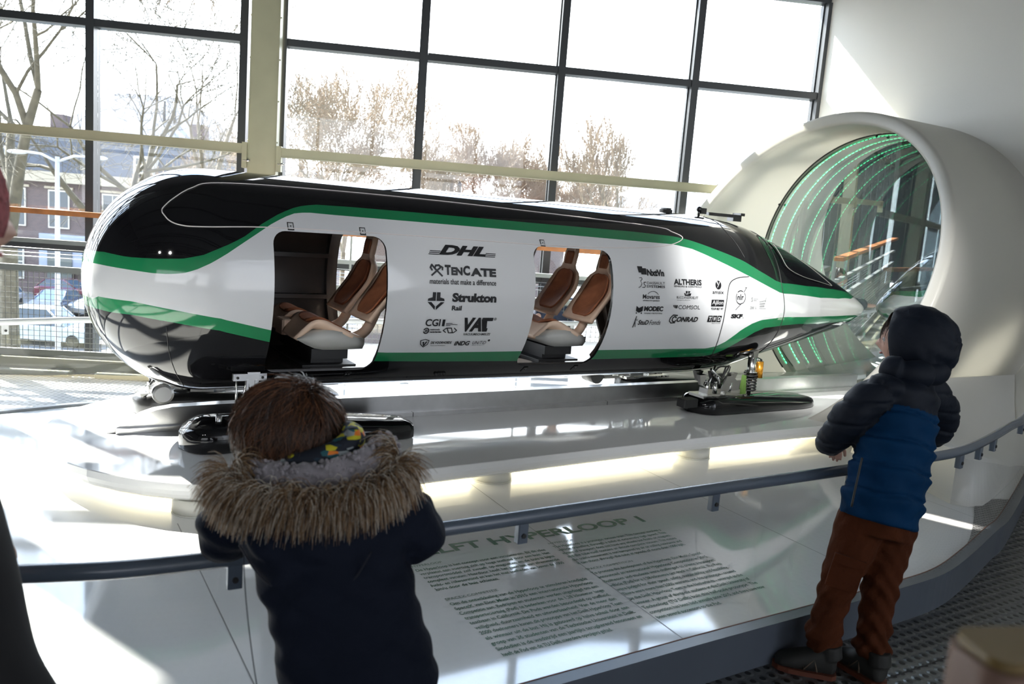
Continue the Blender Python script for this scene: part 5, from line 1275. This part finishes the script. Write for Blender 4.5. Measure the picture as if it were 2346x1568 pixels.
nt.links.new(t_.outputs['Object'], mpn.inputs[0]); nt.links.new(mpn.outputs[0], nn_.inputs['Vector']); nt.links.new(nn_.outputs['Color'], sp_.inputs[0]); nt.links.new(sp_.outputs[0], cr_.inputs[0]); nt.links.new(cr_.outputs[0], bs.inputs['Base Color'])
sc_ = MB(); sp1 = smoothpath([(-.52, 1.76, .905), (-.505, 1.70, .905), (-.45, 1.668, .912), (-.39, 1.66, .928), (-.345, 1.675, .948), (-.325, 1.72, .965), (-.36, 1.80, .955), (-.45, 1.83, .93), (-.52, 1.80, .91)], 7)
sc_.tube(sp1, .027, 12, closed=True)
sc_.tube(smoothpath([(-.36, 1.665, .945), (-.335, 1.668, .958), (-.318, 1.685, .972), (-.322, 1.70, .985)], 5), [.020]*8+[.016]*8, 10)
sc_.tube(smoothpath([(-.37, 1.65, .925), (-.335, 1.655, .935), (-.312, 1.675, .945)], 5), [.020]*6+[.016]*5, 10)
sc_.build('scarf', M_scarf, b1)
FM = [mat('fur_brown', (.20, .115, .055), .7), mat('fur_cream', (.62, .55, .45), .7), mat('fur_dark', (.075, .05, .035), .7), mat('fur_tan', (.34, .22, .12), .7)]
fe = smoothpath([(-.545, 1.66, .905), (-.555, 1.62, .890), (-.52, 1.585, .878), (-.46, 1.560, .876), (-.385, 1.548, .880), (-.31, 1.556, .892), (-.245, 1.585, .912), (-.212, 1.625, .935), (-.225, 1.68, .950)], 8)
ft_ = MB(); ft_.tube(fe, .016, 10); ft_ = ft_.build('fur_trim', FM[2], co1)
out = []; rnd = random.Random(9)
for q in range(6200):
    t = rnd.random()*(len(fe)-1.01); a = fe[int(t)].lerp(fe[int(t)+1], t % 1); d = (fe[int(t)+1]-fe[int(t)]).normalized()
    th = rnd.uniform(-1.9, 1.5); outw = d.cross(Vector((0, 0, 1))).normalized()
    if outw.y > 0: outw = -outw
    v = outw*math.cos(th)+Vector((0, 0, 1))*math.sin(th); L_ = rnd.uniform(.045, .088); cl = math.sin(t*3.1)*.5+math.sin(t*7.7)*.3
    pts = [a+v*.012]; dr = (v*.8+Vector((0, 0, -.35))+d*rnd.gauss(cl*.3, .18)).normalized()
    for i in range(4):
        pts.append(pts[-1]+dr*L_/4); dr = (dr+Vector((0, 0, -.55))+outw*.05).normalized()
    out.append((pts, (1 if rnd.random() < .30+.25*math.sin(t*5.3) else rnd.choice((0, 0, 3, 3, 2)))))
strands(out, 'fur_hairs', FM, ft_, .0013)
hd1 = head((-.478, 1.775, .955), f1, Vector((.06, -.05, 1)), 1.02, b1)
hair_cap((-.474, 1.765, .963), f1, Vector((.06, -.05, 1)), (.112, .116, .112), hd1, 5200, HB, 3, low=-.86, facecut=.42, L=(.05, .12), crown=(.25, -.35, 1), tous=.10)
hand((-.188, 1.745, .822), (-.10, .35, .9), (-.8, -.3, .1), .80, b1, .9)
k = MB(); k.rings([ell((-.207, 1.745, .866), (1, 0, 0), (0, 1, 0), .009, .009, 10), ell((-.208, 1.745, .889), (1, 0, 0), (0, 1, 0), .011, .011, 10), ell((-.208, 1.745, .893), (1, 0, 0), (0, 1, 0), .006, .006, 10)])
tag(k.build('small_toy', mat('copper_toy', (.45, .12, .04), .4)), 'tiny orange and clear toy held up by the child in the parka', 'toy')
hand((-.495, 1.905, .735), (.5, .5, -.3), (0, 0, -1), .80, b1, .7, -1)

# ---------------- boy in the blue puffer jacket, right
b2_ = thing('person', (1.24, 2.66, 0), 'child in hooded blue and navy puffer jacket and rust trousers, elbows on the rail', 'person')
ax = Vector((.17, .22, .96)).normalized(); f2 = Vector((-.80, .60, -.06))
X2 = Vector((.80, .60, 0)); X2 = (X2-ax*X2.dot(ax)).normalized(); Y2 = ax.cross(X2).normalized()     # X2: his right side, Y2: his front
body = MB()
body.rings([ell(c, X2, Y2, w_, d_) for c, w_, d_ in (((1.275, 2.665, .50), .088, .065), ((1.285, 2.675, .60), .092, .065), ((1.32, 2.72, .80), .11, .075), ((1.345, 2.76, .97), .10, .06), ((1.36, 2.79, 1.03), .045, .045), ((1.375, 2.82, 1.09), .042, .042))])
for P_, R__ in (([(1.215, 2.665, .53), (1.165, 2.65, .36), (1.141, 2.655, .10)], [.052, .040, .030]), ([(1.325, 2.67, .52), (1.305, 2.655, .35), (1.305, 2.655, .10)], [.052, .040, .030])): chain(body, P_, R__)
fused(body, 'body', M_skin, b2_, .010, 4)
tr = MB()
tr.rings([ell(c, X2, Y2, w_, d_) for c, w_, d_ in (((1.265, 2.665, .50), .115, .105), ((1.275, 2.665, .57), .122, .105), ((1.29, 2.68, .64), .115, .10))])
chain(tr, [(1.215, 2.665, .55), (1.190, 2.655, .45), (1.165, 2.650, .36), (1.150, 2.652, .26), (1.140, 2.655, .18), (1.138, 2.655, .135)], [.082, .073, .062, .054, .054, .060])
chain(tr, [(1.325, 2.675, .54), (1.315, 2.665, .44), (1.305, 2.655, .35), (1.303, 2.655, .25), (1.305, 2.655, .16), (1.306, 2.655, .115)], [.080, .070, .061, .055, .054, .060])
tr_ = fused(tr, 'trousers', M_rust, b2_, .007, 3)
def tfolds(P):
    x, y, z = P[:, 0], P[:, 1], P[:, 2]
    k = np.exp(-((z-.13)/.09)**2)+.6*np.exp(-((z-.34)/.05)**2)+.35
    return k*(.0045*np.sin(95*z+25*x+9*np.sin(14*x))+.003*np.sin(60*z-55*x+6*y*20))
crease(tr_, tfolds)
for c, w_, h_ in (((1.158, 2.578, .435), .050, .026), ):
    k = MB(); N0 = Vector((-.25, -.95, .1)).normalized(); TX = Vector((.95, -.25, -.18)).normalized(); TZ = TX.cross(N0).normalized()
    if TZ.z < 0: TZ = -TZ
    C0 = Vector(c); Q = lambda a, b, d: C0+TX*a+TZ*b+N0*(d-.004-a*a*3.0)
    k.rings([[Q(a, b, d) for a, b in ((-w_, -h_/2), (-w_*.3, -h_/2-.003), (w_*.4, -h_/2-.002), (w_, -h_/2+.003), (w_, h_/2), (0, h_/2+.003), (-w_, h_/2))] for d in (-.012, .004)], smooth=False)
    k.build('pocket_flap', M_rust, tr_)
    k = MB(); k.rings([[Q(a, b-.055, d) for a, b in ((-w_, -.045), (w_, -.04), (w_, .045), (-w_, .045))] for d in (-.012, -.001)], smooth=False); k.build('cargo_pocket', M_rust, tr_)
jk = MB()
R0 = [((1.268, 2.66, .555), .128, .115), ((1.272, 2.665, .60), .134, .12), ((1.287, 2.68, .68), .134, .118), ((1.305, 2.70, .76), .132, .115), ((1.322, 2.725, .84), .130, .112), ((1.338, 2.75, .92), .130, .105), ((1.35, 2.77, .98), .118, .095), ((1.36, 2.79, 1.03), .085, .075), ((1.368, 2.805, 1.06), .065, .06)]
jk.rings([ell(c, X2, Y2, w_, d_, 40) for c, w_, d_ in R0])
chain(jk, [(1.255, 2.72, .985), (1.20, 2.72, .945), (1.155, 2.735, .880), (1.140, 2.78, .81), (1.15, 2.86, .765), (1.19, 2.93, .745)], [.068, .066, .062, .056, .050, .044])
chain(jk, [(1.435, 2.83, .99), (1.505, 2.87, .945), (1.565, 2.92, .895), (1.585, 2.97, .82), (1.56, 3.03, .76), (1.52, 3.06, .745)], [.066, .063, .060, .056, .050, .044])
jo = fused(jk, 'puffer_jacket', M_navyq, b2_, .0065, 3)
Cc = Vector((1.268, 2.66, .555))
def arm_mask(P):
    """distance to the sleeve lines minus their radius: <0 inside a sleeve"""
    d = np.full(len(P), 9.)
    for seg in ([(1.225, 2.72, .965), (1.20, 2.72, .945), (1.155, 2.735, .880), (1.140, 2.78, .81), (1.15, 2.86, .765), (1.19, 2.93, .745)], [(1.455, 2.84, .975), (1.505, 2.87, .945), (1.565, 2.92, .895), (1.585, 2.97, .82), (1.56, 3.03, .76), (1.52, 3.06, .745)]):
        for a, b in zip(seg, seg[1:]):
            a = np.array(a); b = np.array(b); t = np.clip(((P-a)@(b-a))/((b-a)@(b-a)), 0, 1); d = np.minimum(d, np.linalg.norm(P-(a+t[:, None]*(b-a)), axis=1)-.074)
    return d
def hval(P): return (P-np.array(Cc))@np.array(ax)
def quilt(P):
    h = hval(P); am = arm_mask(P); torso = am > 0; g = np.zeros(len(P))
    for q in (.095, .185, .275, .365): g -= .0125*np.exp(-((h-q-.006*np.sin(P[:, 0]*30))/.0062)**2)*torso
    g += .0055*np.sin((h-.05)*2*np.pi/.09-.5)*torso
    for q in (.16, .23, .31, .39, .46): g -= .0075*np.exp(-((P[:, 2]-(.555+q)-.10*(P[:, 0]-1.13)*np.where(P[:, 0] > 1.4, -1, 1))/.006)**2)*(~torso)
    return g+.0018*np.sin(60*P[:, 0]+45*P[:, 2]+30*P[:, 1])+.0012*np.sin(130*P[:, 2]-70*P[:, 1])
crease(jo, quilt)
me = jo.data; me.materials.clear(); me.materials.append(M_navyq); me.materials.append(M_blueq)
pc = np.array([list(p.center) for p in me.polygons])+np.array(b2_.location)
mi = ((hval(pc) < .385) & (arm_mask(pc) > .001)).astype(int)
me.polygons.foreach_set('material_index', mi.tolist()); me.update()
k = MB(); k.tube(smoothpath([(1.165, 2.615, .78), (1.152, 2.60, .70), (1.142, 2.59, .62)], 6), .0035, 6); k.build('side_zip', M_dark, jo)
# hood: padded shell, open towards the face
hc = Vector((1.400, 2.862, 1.152)); hx, hy, hz = basis(f2, Vector((.10, .02, 1)))
hm = MB(); rr = []; N1 = 30; NT = 44
def hoodp(th, a, k):
    """th from the back pole (0) to the opening; a around; k inner/outer scale"""
    c_ = math.cos(th); s_ = math.sin(th); up_ = math.sin(a)
    rx = .128*k; rz = (.122 if up_ > 0 else .150)*k; ry = .142*k
    px, pz, py = rx*s_*math.cos(a), rz*s_*up_, -ry*c_
    if up_ < 0: py += .02*up_*s_; px *= 1-.22*abs(up_)**3
    zz = pz
    g = 0
    if k > .97:
        for q in (.052, -.052): g -= .0050*math.exp(-((zz-q-.25*py+.010*math.sin(a*3))/.0045)**2)
        g += .0016*math.sin(9*a+14*py*8)+.0018*math.sin(70*px+50*pz)+.0012*math.sin(120*pz-60*py)
    kk = 1+g/.12
    return hc+hx*px*kk+hy*py*kk+hz*pz*kk
for k in (1.0, .90):
    part = []
    for i in range(N1):
        th = (.03+(2.02-.03)*i/(N1-1)); part.append([hoodp(th, 2*math.pi*j/NT, k if i < N1-1 else k) for j in range(NT)])
    rr.append(part)
# rolled rim
rim = []
for t in (.0, .33, .66, 1.0):
    rim.append([hoodp(2.02+.05*math.sin(math.pi*t), 2*math.pi*j/NT, 1-.10*t) for j in range(NT)])
hm.rings(rr[0]+rim[1:3]+rr[1][::-1])
ho2 = hm.build('hood', M_navyq, jo)
cl = MB(); cl.tube(smoothpath([(1.27, 2.78, 1.065), (1.30, 2.745, 1.055), (1.37, 2.735, 1.05), (1.44, 2.78, 1.055), (1.47, 2.85, 1.06)], 6), [.036, .040, .044, .046, .048, .050, .052]*4, 14); 
fused(cl, 'hood_collar', M_navyq, jo, .006, 4)
hd2 = head(hc+hy*.022-hz*.012, f2, Vector((.10, .02, 1)), .93, b2_)
hair_cap(hc+hy*.018-hz*.005, f2, Vector((.10, .02, 1)), (.076, .092, .108), hd2, 1300, HB[:2], 6, low=-.35, facecut=.52, L=(.04, .09), crown=(0, 0, 1))
# fringe that shows past the hood's edge
out = []; rnd = random.Random(5)
for q in range(420):
    a = rnd.uniform(-1.5, 1.5); st_ = hc+hy*.075+hx*math.sin(a)*.062+hz*(.070+.022*math.cos(a)); pts = [st_]; dr = (hy*.5-hz*.8+hx*math.sin(a)*.5+hx*rnd.gauss(0, .12)).normalized()
    for i in range(4): pts.append(pts[-1]+dr*rnd.uniform(.005, .008)); dr = (dr-hz*.35-hy*.16).normalized()
    out.append((pts, rnd.choice((0, 1))))
strands(out, 'fringe', HB[:2], hd2, .0013)
for w_, d_ in (((1.20, 2.955, .742), (.5, .7, -.55)), ((1.51, 3.075, .742), (-.8, .35, -.5))): hand(w_, d_, (0, -.2, -1), .85, b2_, .8)
def shoe(c, d, s=1.0):
    y = Vector(d).normalized(); x = y.cross(Vector((0, 0, 1))); c = Vector(c); m = MB()
    prof = [(-.055, .020, .030, .050), (-.045, .030, .050, .058), (-.01, .034, .048, .055), (.03, .037, .035, .042), (.075, .040, .026, .034), (.105, .034, .020, .026), (.122, .018, .014, .020)]
    m.rings([ell(c+y*q*s+Vector((0, 0, zc_*s)), x, Vector((0, 0, 1)), w_*s, h_*s, 18) for q, w_, h_, zc_ in prof])
    m.tube([c-y*.035*s+Vector((0, 0, .07)), c-y*.03*s+Vector((0, 0, .115))], [.036*s, .034*s], 14)
    o = fused(m, 'shoe', M_shoe, b2_, .0045, 3)
    sl = MB(); pts = []
    for q, w_ in ((-.058, .018), (-.045, .032), (0, .036), (.04, .040), (.08, .042), (.112, .034), (.128, .016)): pts.append((q, w_))
    poly = [(q, w_) for q, w_ in pts]+[(q, -w_) for q, w_ in reversed(pts)]
    sl.prism(lambda a, b, z_: c+y*a*s+x*b*s+Vector((0, 0, z_)), poly, .0015, .018); so_ = sl.build('sole', M_sole, o)
    # letter N on the side and laces
    for sg in (-1, 1):
        k = MB(); B = c+x*sg*.0375*s
        P_ = [B+y*.000*s+Vector((0, 0, .026)), B+y*.010*s-x*sg*.006*s+Vector((0, 0, .066)), B+y*.038*s+x*sg*.002*s+Vector((0, 0, .026)), B+y*.042*s-x*sg*.012*s+Vector((0, 0, .058))]
        k.tube(P_, .0034, 6); k.build('side_letter', mat('tan_suede', (.11, .08, .055), .8), o)
    for i in range(4):
        MB().tube([c+y*(.030+.014*i)*s-x*.016*s+Vector((0, 0, .074-.010*i)), c+y*(.034+.014*i)*s+Vector((0, 0, .081-.010*i)), c+y*(.030+.014*i)*s+x*.016*s+Vector((0, 0, .074-.010*i))], .0026, 6).build('lace', mat('lace_grey', (.08, .08, .07), .8), o)
    return o
shoe((1.125, 2.65, 0), (-.93, .30, 0), 1.12); shoe((1.300, 2.645, 0), (-.40, .90, 0), 1.12)

# ---------------- grown-up at the left edge (only a sliver is in view)
b3_ = thing('person', (-1.03, 1.28, 0), 'person at the left edge in a long dark coat and dusty red knitted hat', 'person')
m = MB(); f3 = Vector((.25, .95, -.1)); X3 = Vector((1, 0, 0)); Y3 = Vector((0, 1, 0))
m.rings([ell(c, X3, Y3, w_, d_, 32) for c, w_, d_ in (((-1.0, 1.24, .42), .345, .17), ((-1.0, 1.24, .60), .285, .16), ((-1.0, 1.24, .74), .235, .15), ((-1.0, 1.24, .95), .185, .13), ((-1.02, 1.24, 1.15), .17, .12), ((-1.02, 1.25, 1.26), .14, .10), ((-1.0, 1.27, 1.32), .07, .07))])
chain(m, [(-1.17, 1.26, 1.22), (-1.24, 1.28, .98), (-1.20, 1.42, .80)], [.06, .055, .045]); chain(m, [(-.98, 1.30, 1.20), (-.93, 1.34, 1.0), (-.98, 1.44, .82)], [.055, .05, .045])
c3 = fused(m, 'coat', mat('black_wool_coat', (.010, .010, .011), .85), b3_, .012, 3)
crease(c3, lambda P: .006*np.sin(40*P[:, 0]+3*np.sin(6*P[:, 2])))
m = MB()
for x0 in (-1.09, -.95): chain(m, [(x0, 1.25, .50), (x0, 1.26, .28), (x0, 1.25, .10)], [.075, .055, .045])
m.rings([ell((-1.02, 1.25, z_), X3, Y3, w_, .09) for z_, w_ in ((.45, .15), (.80, .14), (1.15, .14), (1.24, .11))])
fused(m, 'body', M_denim, b3_, .014, 3)
for x0 in (-1.09, -.95):
    k = MB(); k.rings([ell((x0, y_, .04), (1, 0, 0), (0, 0, 1), w_, h_, 16) for y_, w_, h_ in ((1.17, .02, .02), (1.19, .042, .04), (1.28, .046, .04), (1.38, .046, .03), (1.43, .028, .02))]); k.build('shoe', M_dark, b3_)
h3 = head((-.874, 1.23, 1.395), Vector((.70, .70, -.1)), Vector((0, 0, 1)), 1.0, b3_)
M_hat = mat('dusty_red_knit', (.26, .055, .06), .9, noise=.35, nscale=60, bump=.8, bscale=90)
k = MB(); rr = []
for i in range(14):
    th = .05+1.95*i/13
    rr.append([Vector((-.872, 1.23, 1.412))+Vector(((.094+.003*math.sin(j*9))*math.sin(th)*math.cos(2*math.pi*j/40), .104*math.sin(th)*math.sin(2*math.pi*j/40), .118*math.cos(th)+.004)) for j in range(40)])
k.rings(rr); k.build('knitted_hat', M_hat, b3_)
for w_ in ((-1.19, 1.43, .79), (-.985, 1.45, .81)): hand(w_, (.3, .8, -.5), (0, 0, -1), 1.0, b3_, .5)

# ---------------- child behind the vehicle, seen through the right doorway
b4_ = thing('person', W3(4.02, 5.84, 0), 'child in dark blue top behind the vehicle, seen through the right doorway', 'person')
m = MB(); f4 = -EV
m.rings([ell(W3(4.02, 5.86, z_), EU, EV, w_, d_, 28) for z_, w_, d_ in ((.12, .05, .05), (.34, .11, .09), (.50, .13, .10), (.68, .14, .10), (.80, .13, .09), (.87, .06, .06))])
chain(m, [W3(3.92, 5.84, .79), W3(3.82, 5.76, .73), W3(3.72, 5.69, .71)], [.055, .062, .070]); chain(m, [W3(4.12, 5.84, .79), W3(4.16, 5.76, .74), W3(4.08, 5.64, .74)], [.055, .050, .045])
fused(m, 'top', mat('dark_blue_cotton', (.010, .018, .045), .8), b4_, .010, 3)
chk = MB(); chain(chk, [W3(3.72, 5.69, .715), W3(3.64, 5.63, .70), W3(3.60, 5.61, .70)], [.026, .023, .020]); chk.build('forearm', M_skin, b4_)
hand(W3(3.60, 5.61, .70), -EU, (0, 0, -1), .8, b4_, .6); hand(W3(4.07, 5.63, .74), -EV, (0, 0, -1), .8, b4_, .9)
head(W3(4.02, 5.82, 1.00), f4, Vector((0, 0, 1)), .95, b4_); hair_cap(W3(4.02, 5.83, 1.01), f4, Vector((0, 0, 1)), (.085, .10, .115), b4_, 300, HB, 8)
for s_ in (-.06, .06):
    m = MB(); chain(m, [W3(4.02+s_, 5.87, .40), W3(4.02+s_, 5.84, .22), W3(4.02+s_, 5.87, .05)], [.06, .045, .035]); m.build('leg', M_denim, b4_)
    k = MB(); k.rings([ell(W3(4.02+s_, y_, .035), EU, Vector((0, 0, 1)), w_, h_, 14) for y_, w_, h_ in ((5.92, .02, .02), (5.90, .034, .034), (5.82, .036, .03), (5.74, .03, .02))]); k.build('shoe', M_dark, b4_)

# ---------------- blurred wooden corner close to the camera
wx = thing('wooden_bench_back', (.62, .52, 0), 'out-of-focus tan wooden block with rounded corner, nearest thing at lower right', 'furniture')
M_wd = mat('tan_wood', (.15, .10, .035), .35, noise=.15, nscale=6); M_wdp = mat('pinkish_wood_side', (.16, .095, .07), .4, noise=.1, nscale=8)
Q = lambda a, b, c: Vector((.325, .565, 1.186))+Vector((.97, .18, .0))*a+Vector((-.18, .97, 0))*b+Vector((0, 0, c))
r_ = .018
pol = rr_poly(0, .62, -.75, .0, r_, 8)
m = MB(); m.prism(lambda a, b, c: Q(a, b, c), [(a, b) for a, b in rr_poly(0, .62, -.06, .0, .018, 8)], -1.186, -.008, smooth=False); m.build('body', M_wdp, wx)
m = MB(); m.prism(lambda a, b, c: Q(a, b, c), rr_poly(.004, .616, -.056, -.004, .015, 8), -.0075, 0); m.build('top_board', M_wd, wx)
# crop patches of the render at full-frame coords into a contact sheet ppm->png
import OpenImageIO as oiio, numpy as np, sys
b=oiio.ImageBuf('/workdir/render_main.png');a=b.get_pixels(oiio.UINT8)[:,:,:3];h,w=a.shape[:2];k=w/2346
P=[(2070,1050),(720,1350),(2250,1400),(2200,100),(1850,710),(400,660),(1720,480),(2000,600)]
